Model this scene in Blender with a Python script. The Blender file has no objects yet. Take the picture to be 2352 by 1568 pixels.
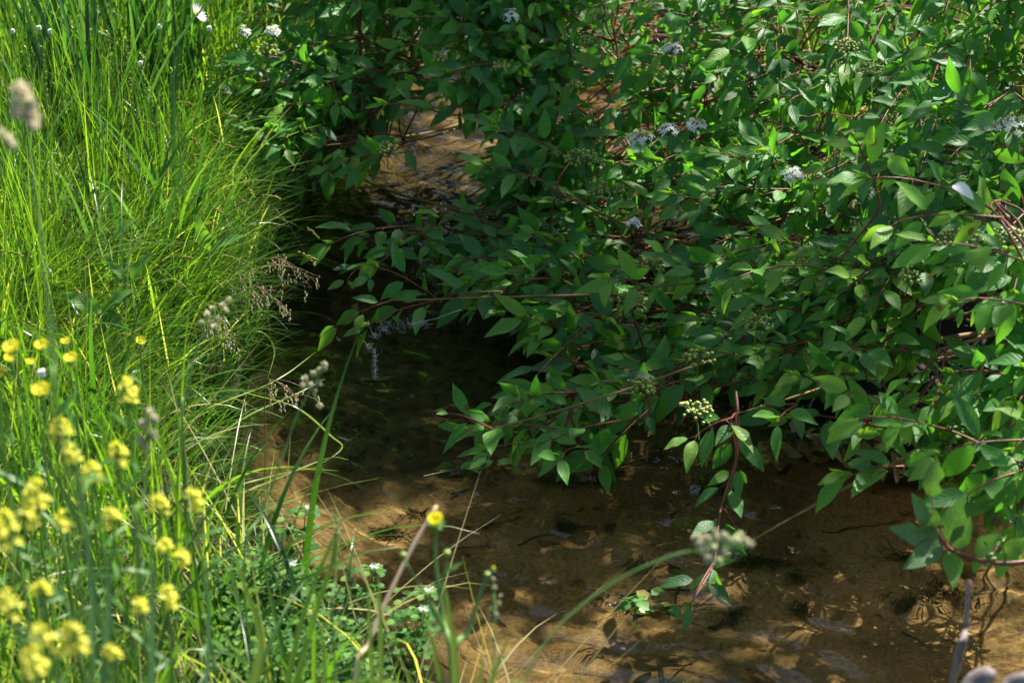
import bpy, math, random
import numpy as np
from mathutils import Vector

# ------------------------------------------------------------------ camera, sky, sun, exposure
scene = bpy.context.scene
R = math.radians
HFOV, PITCH, EYE = R(31), R(28), 1.6
cam = bpy.data.cameras.new('camera')
cam_o = bpy.data.objects.new('camera', cam)
scene.collection.objects.link(cam_o)
cam.sensor_width = 36
cam.lens = 18 / math.tan(HFOV / 2)
cam_o.location = (0, 0, EYE)
cam_o.rotation_euler = (R(90) - PITCH, 0, 0)
cam.clip_start = 0.05
cam.clip_end = 400
cam.dof.use_dof = True
cam.dof.focus_distance = 3.05
cam.dof.aperture_fstop = 6.3
scene.camera = cam_o

SUN_EL, SUN_AZ = 52, 38            # azimuth: degrees from +Y towards +X
sd_ = Vector((math.cos(R(SUN_EL)) * math.sin(R(SUN_AZ)), math.cos(R(SUN_EL)) * math.cos(R(SUN_AZ)), math.sin(R(SUN_EL))))
world = bpy.data.worlds.new('World')
scene.world = world
world.use_nodes = True
wn = world.node_tree
sky = wn.nodes.new('ShaderNodeTexSky')
sky.sky_type = 'NISHITA'
sky.sun_disc = False
sky.sun_elevation = R(SUN_EL)
sky.sun_rotation = R(SUN_AZ)
bg = wn.nodes['Background']
wn.links.new(sky.outputs[0], bg.inputs[0])
bg.inputs[1].default_value = 0.07
sun = bpy.data.lights.new('sun', 'SUN')
sun.energy = 5.0
sun.angle = R(0.5)
sun.color = (1, 0.95, 0.86)
sun.cycles.is_caustics_light = True      # real refraction caustics through the rippled water
sun_o = bpy.data.objects.new('sun', sun)
scene.collection.objects.link(sun_o)
sun_o.rotation_euler = sd_.to_track_quat('Z', 'Y').to_euler()
sun_o.location = (3, 4, 8)
vs = scene.view_settings
vs.view_transform = 'Standard'
vs.look = 'None'
vs.exposure = 1.48
vs.gamma = 1
scene.cycles.use_denoising = True
scene.cycles.max_bounces = 10
scene.cycles.transparent_max_bounces = 8
scene.cycles.sample_clamp_indirect = 6
scene.cycles.blur_glossy = 0.3

rng = np.random.default_rng(7)
random.seed(7)
PI = math.pi

# ------------------------------------------------------------------ picture <-> world (photo read at 2352 x 1568)
TH = math.tan(HFOV / 2)
CP, SP = math.cos(PITCH), math.sin(PITCH)


def ray(px, py):
    a = (px - 1176) / 1176 * TH
    b = -(py - 784) / 1176 * TH
    d = np.array([a, b * SP + CP, b * CP - SP])
    return d / np.linalg.norm(d)


CAM = np.array([0, 0, EYE])


def PD(px, py, d):                 # world point at slant distance d
    return CAM + ray(px, py) * d


def PZ(px, py, z=0.0):             # world point at height z
    r = ray(px, py)
    return CAM + r * ((z - EYE) / r[2])


def proj(p):
    q = np.asarray(p) - CAM
    f = q[..., 1] * CP - q[..., 2] * SP
    u = q[..., 1] * SP + q[..., 2] * CP
    return 1176 + q[..., 0] / f / TH * 1176, 784 - u / f / TH * 1176, f


# ------------------------------------------------------------------ mesh helper
C = scene.collection


class MB:
    def __init__(s):
        s.v, s.f, s.uv, s.t, s.n = [], [], [], [], 0

    def add(s, V, F, uv=None, tint=0.5):
        V = np.asarray(V, float).reshape(-1, 3)
        F = np.asarray(F, int).reshape(-1, 4)
        s.v.append(V)
        s.f.append(F + s.n)
        s.uv.append(np.zeros((len(V), 2)) if uv is None else np.asarray(uv, float).reshape(-1, 2))
        s.t.append(np.full(len(V), tint, float) if np.isscalar(tint) else np.asarray(tint, float).reshape(-1))
        s.n += len(V)

    def build(s, name, mat, parent=None, origin=(0, 0, 0), smooth=True):
        V = np.concatenate(s.v) - np.asarray(origin)
        F = np.concatenate(s.f)
        uv = np.concatenate(s.uv)
        t = np.concatenate(s.t)
        me = bpy.data.meshes.new(name)
        me.vertices.add(len(V))
        me.vertices.foreach_set('co', V.astype(np.float32).ravel())
        me.loops.add(F.size)
        me.loops.foreach_set('vertex_index', F.astype(np.int32).ravel())
        me.polygons.add(len(F))
        me.polygons.foreach_set('loop_start', np.arange(0, F.size, 4, dtype=np.int32))
        me.polygons.foreach_set('loop_total', np.full(len(F), 4, dtype=np.int32))
        me.polygons.foreach_set('use_smooth', np.full(len(F), smooth, dtype=bool))
        me.update(calc_edges=True)
        ul = me.uv_layers.new(name='UVMap')
        ul.data.foreach_set('uv', uv[F.ravel()].astype(np.float32).ravel())
        at = me.attributes.new('tint', 'FLOAT', 'POINT')
        at.data.foreach_set('value', t.astype(np.float32))
        me.materials.append(mat)
        o = bpy.data.objects.new(name, me)
        C.objects.link(o)
        if parent is not None:
            o.parent = parent
        else:
            o.location = origin
        return o


def tag(o, label, cat, group=None, kind=None):
    if label:
        o['label'] = label
    if cat:
        o['category'] = cat
    if group:
        o['group'] = group
    if kind:
        o['kind'] = kind
    return o


def thing(name, label, cat, loc, group=None):
    o = bpy.data.objects.new(name, None)
    o.empty_display_size = 0.05
    o.location = loc
    C.objects.link(o)
    return tag(o, label, cat, group)


# ------------------------------------------------------------------ materials
def new_mat(name):
    m = bpy.data.materials.new(name)
    m.use_nodes = True
    return m, m.node_tree, m.node_tree.nodes['Principled BSDF']


def N(nt, kind, **kw):
    n = nt.nodes.new(kind)
    for k, v in kw.items():
        setattr(n, k, v)
    return n


def math_n(nt, op, a, b=None, c=None):
    n = N(nt, 'ShaderNodeMath', operation=op)
    for i, x in enumerate((a, b, c)):
        if x is None:
            continue
        if isinstance(x, (int, float)):
            n.inputs[i].default_value = x
        else:
            nt.links.new(x, n.inputs[i])
    return n.outputs[0]


def ramp(nt, fac, cols):
    n = N(nt, 'ShaderNodeValToRGB')
    e = n.color_ramp.elements
    while len(e) > 1:
        e.remove(e[-1])
    e[0].position, e[0].color = cols[0][0], (*cols[0][1], 1)
    for p, c in cols[1:]:
        x = e.new(p)
        x.color = (*c, 1)
    nt.links.new(fac, n.inputs[0])
    return n.outputs[0]


def foliage_mat(name, cols, trans=0.35, tcol=1.6, rough=0.45, veins=0, spec=0.5, noise=8.0, holes=0.0, spots=0.0):
    """Leaf tissue: colour by a per-leaf tint, translucency, optional arching veins; cols for tint 0..1."""
    m, nt, b = new_mat(name)
    L = nt.links
    at = N(nt, 'ShaderNodeAttribute', attribute_name='tint')
    base = ramp(nt, at.outputs['Fac'], cols)
    tc = N(nt, 'ShaderNodeTexCoord')
    nz = N(nt, 'ShaderNodeTexNoise')
    nz.inputs['Scale'].default_value = noise
    nz.inputs['Detail'].default_value = 4
    L.new(tc.outputs['Object'], nz.inputs['Vector'])
    hsv = N(nt, 'ShaderNodeHueSaturation')
    L.new(base, hsv.inputs['Color'])
    L.new(math_n(nt, 'MULTIPLY_ADD', nz.outputs[0], 0.9, 0.55), hsv.inputs['Value'])
    col = hsv.outputs[0]
    if veins:
        sx = N(nt, 'ShaderNodeSeparateXYZ')
        L.new(tc.outputs['UV'], sx.inputs[0])
        x = math_n(nt, 'ABSOLUTE', math_n(nt, 'MULTIPLY_ADD', sx.outputs[0], 2.0, -1.0))
        arch = math_n(nt, 'MULTIPLY', math_n(nt, 'POWER', x, 1.3), 0.30)
        f = math_n(nt, 'FRACT', math_n(nt, 'MULTIPLY', math_n(nt, 'SUBTRACT', sx.outputs[1], arch), veins))
        d = math_n(nt, 'ABSOLUTE', math_n(nt, 'SUBTRACT', f, 0.5))
        side = math_n(nt, 'SMOOTH_MIN', math_n(nt, 'MULTIPLY', math_n(nt, 'SUBTRACT', 0.5, d), 5.0), 1.0, 0.3)
        mid = math_n(nt, 'SMOOTH_MIN', math_n(nt, 'MULTIPLY', x, 12.0), 1.0, 0.3)
        h = math_n(nt, 'MINIMUM', side, mid)
        bump = N(nt, 'ShaderNodeBump')
        bump.inputs['Strength'].default_value = 0.22
        bump.inputs['Distance'].default_value = 0.002
        L.new(h, bump.inputs['Height'])
        L.new(bump.outputs[0], b.inputs['Normal'])
        mx = N(nt, 'ShaderNodeMix', data_type='RGBA')
        L.new(math_n(nt, 'MULTIPLY_ADD', h, -0.28, 0.28), mx.inputs['Factor'])
        L.new(col, mx.inputs['A'])
        mx.inputs['B'].default_value = (0.20, 0.34, 0.10, 1)
        col = mx.outputs['Result']
    if spots:
        vo = N(nt, 'ShaderNodeTexVoronoi')
        vo.inputs['Scale'].default_value = 38
        L.new(tc.outputs['Object'], vo.inputs['Vector'])
        sc_ = N(nt, 'ShaderNodeSeparateColor')
        L.new(vo.outputs['Color'], sc_.inputs[0])
        near_ = math_n(nt, 'LESS_THAN', math_n(nt, 'ADD', vo.outputs['Distance'], math_n(nt, 'MULTIPLY', nz.outputs[0], .25)), spots)
        msk = math_n(nt, 'MULTIPLY', near_, math_n(nt, 'GREATER_THAN', sc_.outputs[0], .80))
        m3 = N(nt, 'ShaderNodeMix', data_type='RGBA')
        L.new(msk, m3.inputs['Factor'])
        L.new(col, m3.inputs['A'])
        m3.inputs['B'].default_value = (0.11, 0.07, 0.025, 1)
        col = m3.outputs['Result']
    L.new(col, b.inputs['Base Color'])
    b.inputs['Roughness'].default_value = rough
    b.inputs['Specular IOR Level'].default_value = spec
    tr = N(nt, 'ShaderNodeBsdfTranslucent')
    tm = N(nt, 'ShaderNodeMix', data_type='RGBA', blend_type='MULTIPLY')
    tm.inputs['Factor'].default_value = 1
    L.new(col, tm.inputs['A'])
    tm.inputs['B'].default_value = (tcol * 1.15, tcol * 1.25, tcol * 0.35, 1)
    L.new(tm.outputs['Result'], tr.inputs['Color'])
    mix = N(nt, 'ShaderNodeMixShader')
    mix.inputs[0].default_value = trans
    L.new(b.outputs[0], mix.inputs[1])
    L.new(tr.outputs[0], mix.inputs[2])
    out = nt.nodes['Material Output']
    last = mix.outputs[0]
    if holes:
        hn = N(nt, 'ShaderNodeTexVoronoi')
        hn.inputs['Scale'].default_value = holes
        L.new(tc.outputs['Object'], hn.inputs['Vector'])
        tp = N(nt, 'ShaderNodeBsdfTransparent')
        m2 = N(nt, 'ShaderNodeMixShader')
        L.new(math_n(nt, 'LESS_THAN', hn.outputs['Distance'], 0.13), m2.inputs[0])
        L.new(last, m2.inputs[1])
        L.new(tp.outputs[0], m2.inputs[2])
        last = m2.outputs[0]
    L.new(last, out.inputs[0])
    return m


def solid_mat(name, c1, c2, scale=60, rough=0.7, bump=0.3, spec=0.3, stretch=None):
    m, nt, b = new_mat(name)
    L = nt.links
    tc = N(nt, 'ShaderNodeTexCoord')
    nz = N(nt, 'ShaderNodeTexNoise')
    nz.inputs['Scale'].default_value = scale
    nz.inputs['Detail'].default_value = 5
    src = tc.outputs['Object']
    if stretch:
        mp = N(nt, 'ShaderNodeMapping')
        mp.inputs['Scale'].default_value = stretch
        L.new(src, mp.inputs[0])
        src = mp.outputs[0]
    L.new(src, nz.inputs['Vector'])
    L.new(ramp(nt, nz.outputs[0], [(0.3, c1), (0.7, c2)]), b.inputs['Base Color'])
    b.inputs['Roughness'].default_value = rough
    b.inputs['Specular IOR Level'].default_value = spec
    bp = N(nt, 'ShaderNodeBump')
    bp.inputs['Strength'].default_value = bump
    bp.inputs['Distance'].default_value = 0.003
    L.new(nz.outputs[0], bp.inputs['Height'])
    L.new(bp.outputs[0], b.inputs['Normal'])
    return m


M = {}
M['leaf'] = foliage_mat('dogwood_leaf', [(0, (0.024, 0.100, 0.028)), (0.45, (0.048, 0.175, 0.030)), (0.8, (0.090, 0.25, 0.026)), (0.97, (0.14, 0.27, 0.03)), (1, (0.30, 0.28, 0.04))],
                        trans=0.42, tcol=2.2, rough=0.46, veins=6.5, spec=0.38, spots=.36)
M['leaf_worn'] = foliage_mat('worn_leaf', [(0, (0.05, 0.13, 0.045)), (0.6, (0.10, 0.21, 0.06)), (1, (0.18, 0.30, 0.06))],
                             trans=0.3, tcol=1.4, rough=0.5, veins=6.5, noise=25, holes=42)
M['grass'] = foliage_mat('grass', [(0, (0.020, 0.065, 0.014)), (0.35, (0.050, 0.125, 0.016)), (0.7, (0.135, 0.235, 0.024)), (0.90, (0.22, 0.30, 0.05)), (1, (0.44, 0.38, 0.20))],
                         trans=0.48, tcol=1.85, rough=0.30, noise=3)
M['reed'] = foliage_mat('broad_blade', [(0, (0.025, 0.085, 0.025)), (0.5, (0.045, 0.13, 0.03)), (1, (0.13, 0.25, 0.09))],
                        trans=0.4, tcol=1.6, rough=0.4, noise=5)
M['herb'] = foliage_mat('herb_leaf', [(0, (0.04, 0.13, 0.03)), (0.6, (0.07, 0.19, 0.035)), (1, (0.14, 0.27, 0.05))],
                        trans=0.35, tcol=1.6, rough=0.4, veins=9)
M['cress'] = foliage_mat('cress_leaf', [(0, (0.022, 0.085, 0.016)), (0.6, (0.055, 0.165, 0.026)), (1, (0.14, 0.26, 0.04))],
                         trans=0.35, tcol=1.6, rough=0.6, spec=.25)
M['tree_leaf'] = foliage_mat('tree_leaf', [(0, (0.03, 0.08, 0.015)), (1, (0.06, 0.14, 0.02))], trans=0.3, tcol=1.5)
M['dead_leaf'] = foliage_mat('dead_leaf', [(0, (0.03, 0.018, 0.008)), (0.35, (0.14, 0.065, 0.018)), (0.7, (0.30, 0.16, 0.03)), (1, (0.40, 0.33, 0.08))],
                             trans=0.15, tcol=1.2, rough=0.35, veins=6, noise=30)
M['yellow'] = foliage_mat('yellow_petal', [(0, (0.78, 0.68, 0.02)), (1, (0.88, 0.82, 0.05))], trans=0.35, tcol=0.9, rough=0.22, spec=0.6)
M['mustard'] = foliage_mat('mustard_petal', [(0, (0.68, 0.62, 0.05)), (1, (0.86, 0.82, 0.14))], trans=0.4, tcol=0.95, rough=0.5)
M['white'] = foliage_mat('white_petal', [(0, (0.60, 0.62, 0.58)), (1, (0.80, 0.80, 0.78))], trans=0.3, tcol=0.8, rough=0.55)
M['seed'] = foliage_mat('seed_head', [(0, (0.28, 0.32, 0.15)), (0.5, (0.50, 0.49, 0.30)), (1, (0.74, 0.64, 0.50))], trans=0.3, tcol=1.0, rough=0.7, noise=60)
M['sedge_seed'] = foliage_mat('sedge_seed', [(0, (0.12, 0.16, 0.02)), (1, (0.30, 0.24, 0.05))], trans=0.2, tcol=1.2, rough=0.75, spec=0.15)
M['berry'] = foliage_mat('green_berry', [(0, (0.14, 0.24, 0.03)), (0.7, (0.30, 0.36, 0.06)), (1, (0.38, 0.18, 0.06))], trans=0.12, tcol=1.2, rough=0.4)
M['twig'] = solid_mat('red_twig', (0.10, 0.022, 0.014), (0.20, 0.055, 0.026), 90, 0.45, 0.2, 0.4)
M['bark'] = solid_mat('olive_bark', (0.09, 0.030, 0.014), (0.24, 0.18, 0.035), 22, 0.6, 0.4, 0.3)
M['stem'] = solid_mat('green_stem', (0.07, 0.16, 0.03), (0.13, 0.24, 0.05), 30, 0.5, 0.1, 0.4)
M['redstem'] = solid_mat('reddish_stem', (0.13, 0.07, 0.04), (0.24, 0.13, 0.07), 30, 0.5, 0.1, 0.4)
M['straw'] = solid_mat('dry_reed', (0.50, 0.30, 0.16), (0.74, 0.54, 0.36), 25, 0.6, 0.3, 0.3, (1, 1, 0.15))
M['grey'] = solid_mat('weathered_wood', (0.10, 0.08, 0.07), (0.33, 0.28, 0.26), 45, 0.8, 0.8, 0.2, (1, 1, 0.3))
M['wet_twig'] = solid_mat('wet_twig', (0.012, 0.008, 0.005), (0.05, 0.03, 0.015), 60, 0.4, 0.4)
M['algae'] = solid_mat('algae', (0.02, 0.03, 0.006), (0.07, 0.08, 0.015), 50, 0.6, 0.5)
M['thread'] = solid_mat('white_fluff', (0.6, 0.6, 0.6), (0.8, 0.8, 0.8), 50, 0.6, 0.0)
M['trunk'] = solid_mat('tree_bark', (0.06, 0.045, 0.03), (0.16, 0.12, 0.08), 12, 0.9, 1.0)


def ground_mat(name):
    """Sand below the water line, dark soil above it, blended over a few centimetres with a ragged edge."""
    m, nt, b = new_mat(name)
    L = nt.links
    ge = N(nt, 'ShaderNodeNewGeometry')
    n1 = N(nt, 'ShaderNodeTexNoise')
    n1.inputs['Scale'].default_value = 5.0
    n1.inputs['Detail'].default_value = 7
    n1.inputs['Roughness'].default_value = 0.62
    n2 = N(nt, 'ShaderNodeTexNoise')
    n2.inputs['Scale'].default_value = 160
    n2.inputs['Detail'].default_value = 3
    L.new(ge.outputs['Position'], n1.inputs[0])
    L.new(ge.outputs['Position'], n2.inputs[0])
    sand = ramp(nt, n1.outputs[0], [(0.32, (0.14, 0.094, 0.036)), (0.42, (0.23, 0.152, 0.062)), (0.65, (0.43, 0.285, 0.120))])
    soil = ramp(nt, n1.outputs[0], [(0.3, (0.008, 0.008, 0.003)), (0.55, (0.022, 0.019, 0.008)), (0.7, (0.022, 0.034, 0.008))])
    sx = N(nt, 'ShaderNodeSeparateXYZ')
    L.new(ge.outputs['Position'], sx.inputs[0])
    # shade of the middle reach painted into the bed as a dark olive tone
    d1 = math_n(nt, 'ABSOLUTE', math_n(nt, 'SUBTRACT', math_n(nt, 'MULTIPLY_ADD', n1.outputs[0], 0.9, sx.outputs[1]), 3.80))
    reach_shade = math_n(nt, 'MULTIPLY_ADD', d1, -3.0, 2.6)
    reach_shade.node.use_clamp = True
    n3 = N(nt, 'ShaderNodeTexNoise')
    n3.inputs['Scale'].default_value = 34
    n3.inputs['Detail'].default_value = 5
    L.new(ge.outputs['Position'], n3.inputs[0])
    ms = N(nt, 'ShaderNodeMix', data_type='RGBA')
    L.new(reach_shade, ms.inputs['Factor'])
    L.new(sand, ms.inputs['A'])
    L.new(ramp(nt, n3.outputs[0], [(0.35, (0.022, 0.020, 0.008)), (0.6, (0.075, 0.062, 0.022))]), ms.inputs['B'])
    mw = N(nt, 'ShaderNodeMix', data_type='RGBA', blend_type='MULTIPLY')
    mw.inputs['Factor'].default_value = 0.8
    L.new(ms.outputs['Result'], mw.inputs['A'])
    L.new(ramp(nt, n3.outputs[0], [(0.30, (0.25, 0.22, 0.12)), (0.40, (1, 1, 1))]), mw.inputs['B'])
    sand = mw.outputs['Result']
    z = math_n(nt, 'ADD', sx.outputs[2], math_n(nt, 'MULTIPLY_ADD', n1.outputs[0], 0.10, -0.05))
    fac = math_n(nt, 'MULTIPLY_ADD', z, 30.0, 2.1)
    fac.node.use_clamp = True
    m0 = N(nt, 'ShaderNodeMix', data_type='RGBA')
    L.new(fac, m0.inputs['Factor'])
    L.new(sand, m0.inputs['A'])
    L.new(soil, m0.inputs['B'])
    mx = N(nt, 'ShaderNodeMix', data_type='RGBA', blend_type='MULTIPLY')
    mx.inputs['Factor'].default_value = 0.6
    L.new(m0.outputs['Result'], mx.inputs['A'])
    L.new(ramp(nt, n2.outputs[0], [(0.38, (0.45, 0.42, 0.4)), (0.55, (1, 1, 1))]), mx.inputs['B'])
    L.new(mx.outputs['Result'], b.inputs['Base Color'])
    b.inputs['Roughness'].default_value = 0.8
    b.inputs['Specular IOR Level'].default_value = 0.2
    bp = N(nt, 'ShaderNodeBump')
    bp.inputs['Strength'].default_value = 0.5
    bp.inputs['Distance'].default_value = 0.004
    L.new(n2.outputs[0], bp.inputs['Height'])
    L.new(bp.outputs[0], b.inputs['Normal'])
    return m


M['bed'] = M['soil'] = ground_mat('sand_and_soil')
m, nt, b = new_mat('stream_water')
b.inputs['Base Color'].default_value = (0.86, 0.82, 0.66, 1)
b.inputs['Transmission Weight'].default_value = 1
b.inputs['Roughness'].default_value = 0
b.inputs['IOR'].default_value = 1.33
M['water'] = m

# ------------------------------------------------------------------ terrain and water
POOL = np.array([(6, .9), (1.5, 1.42), (.6, 1.58), (.15, 1.76), (-.15, 1.98), (-.36, 2.25), (-.50, 2.50), (-.51, 2.80), (-.47, 3.16),
                 (-.46, 3.69), (-.42, 4.2), (-.34, 4.9), (-.1, 6), (.5, 8), (1.6, 8), (.85, 6), (.55, 4.9), (.52, 4.2),
                 (.52, 3.6), (.47, 3.2), (.44, 2.86), (.55, 2.68), (.85, 2.64), (1.3, 2.72), (6, 3.4)])


def signed(x, y):                  # >0 inside the water outline
    x = np.asarray(x, float)
    y = np.asarray(y, float)
    dmin = np.full(x.shape, 1e9)
    inside = np.zeros(x.shape, bool)
    n = len(POOL)
    for i in range(n):
        ax, ay = POOL[i]
        bx, by = POOL[(i + 1) % n]
        ux, uy = bx - ax, by - ay
        t = np.clip(((x - ax) * ux + (y - ay) * uy) / (ux * ux + uy * uy), 0, 1)
        dmin = np.minimum(dmin, np.hypot(x - ax - t * ux, y - ay - t * uy))
        cr = ((ay > y) != (by > y)) & (x < (bx - ax) * (y - ay) / (by - ay + 1e-12) + ax)
        inside ^= cr
    return np.where(inside, dmin, -dmin)


def sm(t):
    t = np.clip(t, 0, 1)
    return t * t * (3 - 2 * t)


def height(x, y):
    x = np.asarray(x, float)
    y = np.asarray(y, float)
    s = signed(x, y)
    s = s + .03 * np.sin(x * 9 + 2 * np.sin(y * 5)) * np.sin(y * 11 + 1) + .012 * np.sin(x * 31 + y * 23)
    depth = .12 + .035 * np.sin(x * 3.1 + 1) * np.sin(y * 2.3) - .05 * sm((2.3 - y) / .5)
    rip = .006 * np.sin(26 * y + 9 * x + 2 * np.sin(7 * x)) + .008 * np.sin(13 * x + 3 * np.sin(5 * y))
    zin = -depth * sm(s / .22) + rip * sm(s / .3)
    left = sm((.2 - x) / .5)
    zout = (.05 + .09 * left) * sm(-s / .10) + .08 * sm(-s / .9) + .012 * np.sin(x * 17) * np.sin(y * 13)
    return np.where(s > 0, zin, zout)


def axis(lo, f0, f1, hi, fine):
    a = np.arange(f0, f1, fine)
    l = f0 - np.cumsum(fine * 1.22 ** np.arange(1, 60))
    h = a[-1] + np.cumsum(fine * 1.22 ** np.arange(1, 60))
    l = l[l > lo][::-1]
    h = h[h < hi]
    return np.concatenate([[lo], l, a, h, [hi]])


def sheet(xs, ys, fn):
    X, Y = np.meshgrid(xs, ys)
    V = np.stack([X, Y, fn(X, Y)], -1).reshape(-1, 3)
    i = np.arange(len(xs) * len(ys)).reshape(len(ys), len(xs))
    F = np.stack([i[:-1, :-1], i[:-1, 1:], i[1:, 1:], i[1:, :-1]], -1).reshape(-1, 4)
    return V, F


V, F = sheet(axis(-80, -2.4, 2.4, 80, .02), axis(-60, .9, 6.5, 90, .02), height)
fz = V[F][:, :, 2].max(1)
wet = fz < -0.004


def sub(V, F):
    u, inv = np.unique(F, return_inverse=True)
    return V[u], inv.reshape(F.shape)


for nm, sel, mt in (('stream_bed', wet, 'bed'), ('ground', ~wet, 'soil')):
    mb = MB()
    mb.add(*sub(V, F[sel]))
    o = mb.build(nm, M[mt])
    o['kind'] = 'structure'
    o.cycles.is_caustics_receiver = True

W = [(rng.normal(0, .6) + 1.35, 2 * PI / rng.uniform(.034, .10), rng.uniform(0, 6)) for _ in range(34)]


def wave(X, Y):
    Z = 0 * X
    X2 = X + .05 * np.sin(3 * Y + 1) + .03 * np.sin(7 * Y)
    Y2 = Y + .05 * np.sin(4 * X) + .02 * np.sin(9 * X + 2)
    for a, k, p in W:
        Z += np.sin(k * (np.cos(a) * X2 + np.sin(a) * Y2) + p) / k ** 2 * WAMP * (2 / 34) ** .5
    # calmer and livelier patches, fading out where the mesh is coarse
    Z *= 1 + .5 * sm((2.75 - Y) / .35) + .6 * sm((2.2 - Y) / .15)
    Z *= .8 + .35 * np.sin(2.1 * X + 1.2 + np.sin(2 * Y)) * np.sin(2.7 * Y + .6)
    Z *= sm((X + 1.1) / .4) * sm((1.9 - X) / .5) * sm((Y - 1.3) / .3) * sm((5.6 - Y) / .8)
    return Z


WAMP = 5.8
mb = MB()
mb.add(*sheet(axis(-2, -.62, 1.15, 6.5, .0036), axis(.6, 1.85, 4.3, 8.5, .0036), wave))
water = mb.build('water', M['water'])
water['kind'] = 'structure'
water.cycles.is_caustics_caster = True


# ------------------------------------------------------------------ shape builders
def norm(v):
    v = np.asarray(v, float)
    return v / (np.linalg.norm(v, axis=-1, keepdims=True) + 1e-9)


def prof(kind, t):
    if kind == 'dogwood':
        return np.clip(np.sin(PI * t ** .82) ** .85 * (1 - .35 * t ** 3), 0, 1)
    if kind == 'lance':
        return np.sin(PI * t ** .8) ** .8
    if kind == 'round':
        return np.sqrt(np.clip(1 - (2 * t - 1) ** 2, 0, 1))
    if kind == 'petal':
        return np.clip(.25 + 1.1 * t, 0, 1) * np.sqrt(np.clip(1 - ((t - .55) / .47).clip(0, 1) ** 2, 0, 1))
    return np.ones_like(t)


def leaves(mb, p, d, n, L, w, fold=.25, droop=.5, kind='dogwood', nt=8, nx=4, wavy=.12, tint=.5, bite=None):
    """Many leaves at once: p origin, d direction, n upper side, L length, w width/length."""
    p = np.atleast_2d(p)
    K = len(p)
    d = norm(np.broadcast_to(d, (K, 3)))
    n = np.broadcast_to(n, (K, 3))
    n = norm(n - (n * d).sum(1, keepdims=True) * d)
    s = np.cross(d, n)
    ar = lambda q: np.broadcast_to(np.asarray(q, float), (K,))[:, None, None]
    L, w, fold, k, wavy = ar(L), ar(w), ar(fold), ar(droop), ar(wavy)
    k = np.where(np.abs(k) < .02, .02, k)
    t = np.linspace(0, 1, nt + 1)[None, :, None]
    x = np.linspace(-1, 1, nx + 1)[None, None, :]
    tt = np.linspace(0, 1, nt + 1)
    Wd = prof(kind, tt)[None, :, None] * w * L * .5
    if bite is not None:
        Wd = Wd * (1 - .55 * np.exp(-((t - bite) / .08) ** 2) * (x > 0))
    along = np.sin(k * t) / k * L + 0 * x
    down = (1 - np.cos(k * t)) / k * L
    ph = rng.uniform(0, 6, (K, 1, 1))
    up = np.abs(x) * Wd * fold - down + np.abs(x) * Wd * wavy * np.sin(t * 11 + ph + x * 1.5)
    sx = x * Wd * np.sqrt(1 - np.minimum(fold, .9) ** 2 * .8)
    V = p[:, None, None, :] + along[..., None] * d[:, None, None, :] + up[..., None] * n[:, None, None, :] + sx[..., None] * s[:, None, None, :]
    i = np.arange((nt + 1) * (nx + 1)).reshape(nt + 1, nx + 1)
    F = np.stack([i[:-1, :-1], i[:-1, 1:], i[1:, 1:], i[1:, :-1]], -1).reshape(-1, 4)
    F = (F[None] + (np.arange(K) * i.size)[:, None, None]).reshape(-1, 4)
    uv = np.stack(np.broadcast_arrays((x + 1) / 2, t), -1)
    uv = np.broadcast_to(uv, (K,) + uv.shape[1:])
    T = np.broadcast_to(ar(tint), V.shape[:3])
    mb.add(V.reshape(-1, 3), F, uv.reshape(-1, 2), T.reshape(-1))


def blades(mb, base, az, tilt, bend, L, w, segs=5, tint=.5, taper=1.6, nx=1):
    """Grass blades: az heading of the lean, tilt from vertical at the root, bend added towards the tip."""
    base = np.atleast_2d(base)
    K = len(base)
    ar = lambda q: np.broadcast_to(np.asarray(q, float), (K,))[:, None]
    az, tilt, bend, L, w = ar(az), ar(tilt), ar(bend), ar(L), ar(w)
    t = np.linspace(0, 1, segs + 1)[None]
    th = tilt + bend * t ** 1.4
    st = L / segs
    hx = np.concatenate([np.zeros((K, 1)), np.cumsum(np.sin(th[:, 1:]) * st, 1)], 1)
    hz = np.concatenate([np.zeros((K, 1)), np.cumsum(np.cos(th[:, 1:]) * st, 1)], 1)
    c = np.stack([hx * np.cos(az), hx * np.sin(az), hz], -1) + base[:, None]
    tw = az + PI / 2 + rng.uniform(-.9, .9, (K, 1)) + t * rng.uniform(-.8, .8, (K, 1))
    sd = np.stack([np.cos(tw), np.sin(tw), 0 * tw], -1)
    wd = (w * .5 * np.clip(1 - t ** taper, .04, 1) * np.clip(.5 + 2 * t, 0, 1))[..., None]
    if nx == 1:
        V = np.stack([c - sd * wd, c + sd * wd], 2)
    else:
        nn = np.stack([-np.cos(az) * np.cos(th), -np.sin(az) * np.cos(th), np.sin(th)], -1)
        V = np.stack([c - sd * wd, c - nn * wd * .35, c + sd * wd], 2)
    m_ = V.shape[2]
    i = np.arange((segs + 1) * m_).reshape(segs + 1, m_)
    F = np.stack([i[:-1, :-1], i[:-1, 1:], i[1:, 1:], i[1:, :-1]], -1).reshape(-1, 4)
    F = (F[None] + (np.arange(K) * i.size)[:, None, None]).reshape(-1, 4)
    T = np.broadcast_to(ar(tint)[:, :, None], V.shape[:3])
    mb.add(V.reshape(-1, 3), F, None, T.reshape(-1))
    return c[:, -1]


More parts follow.
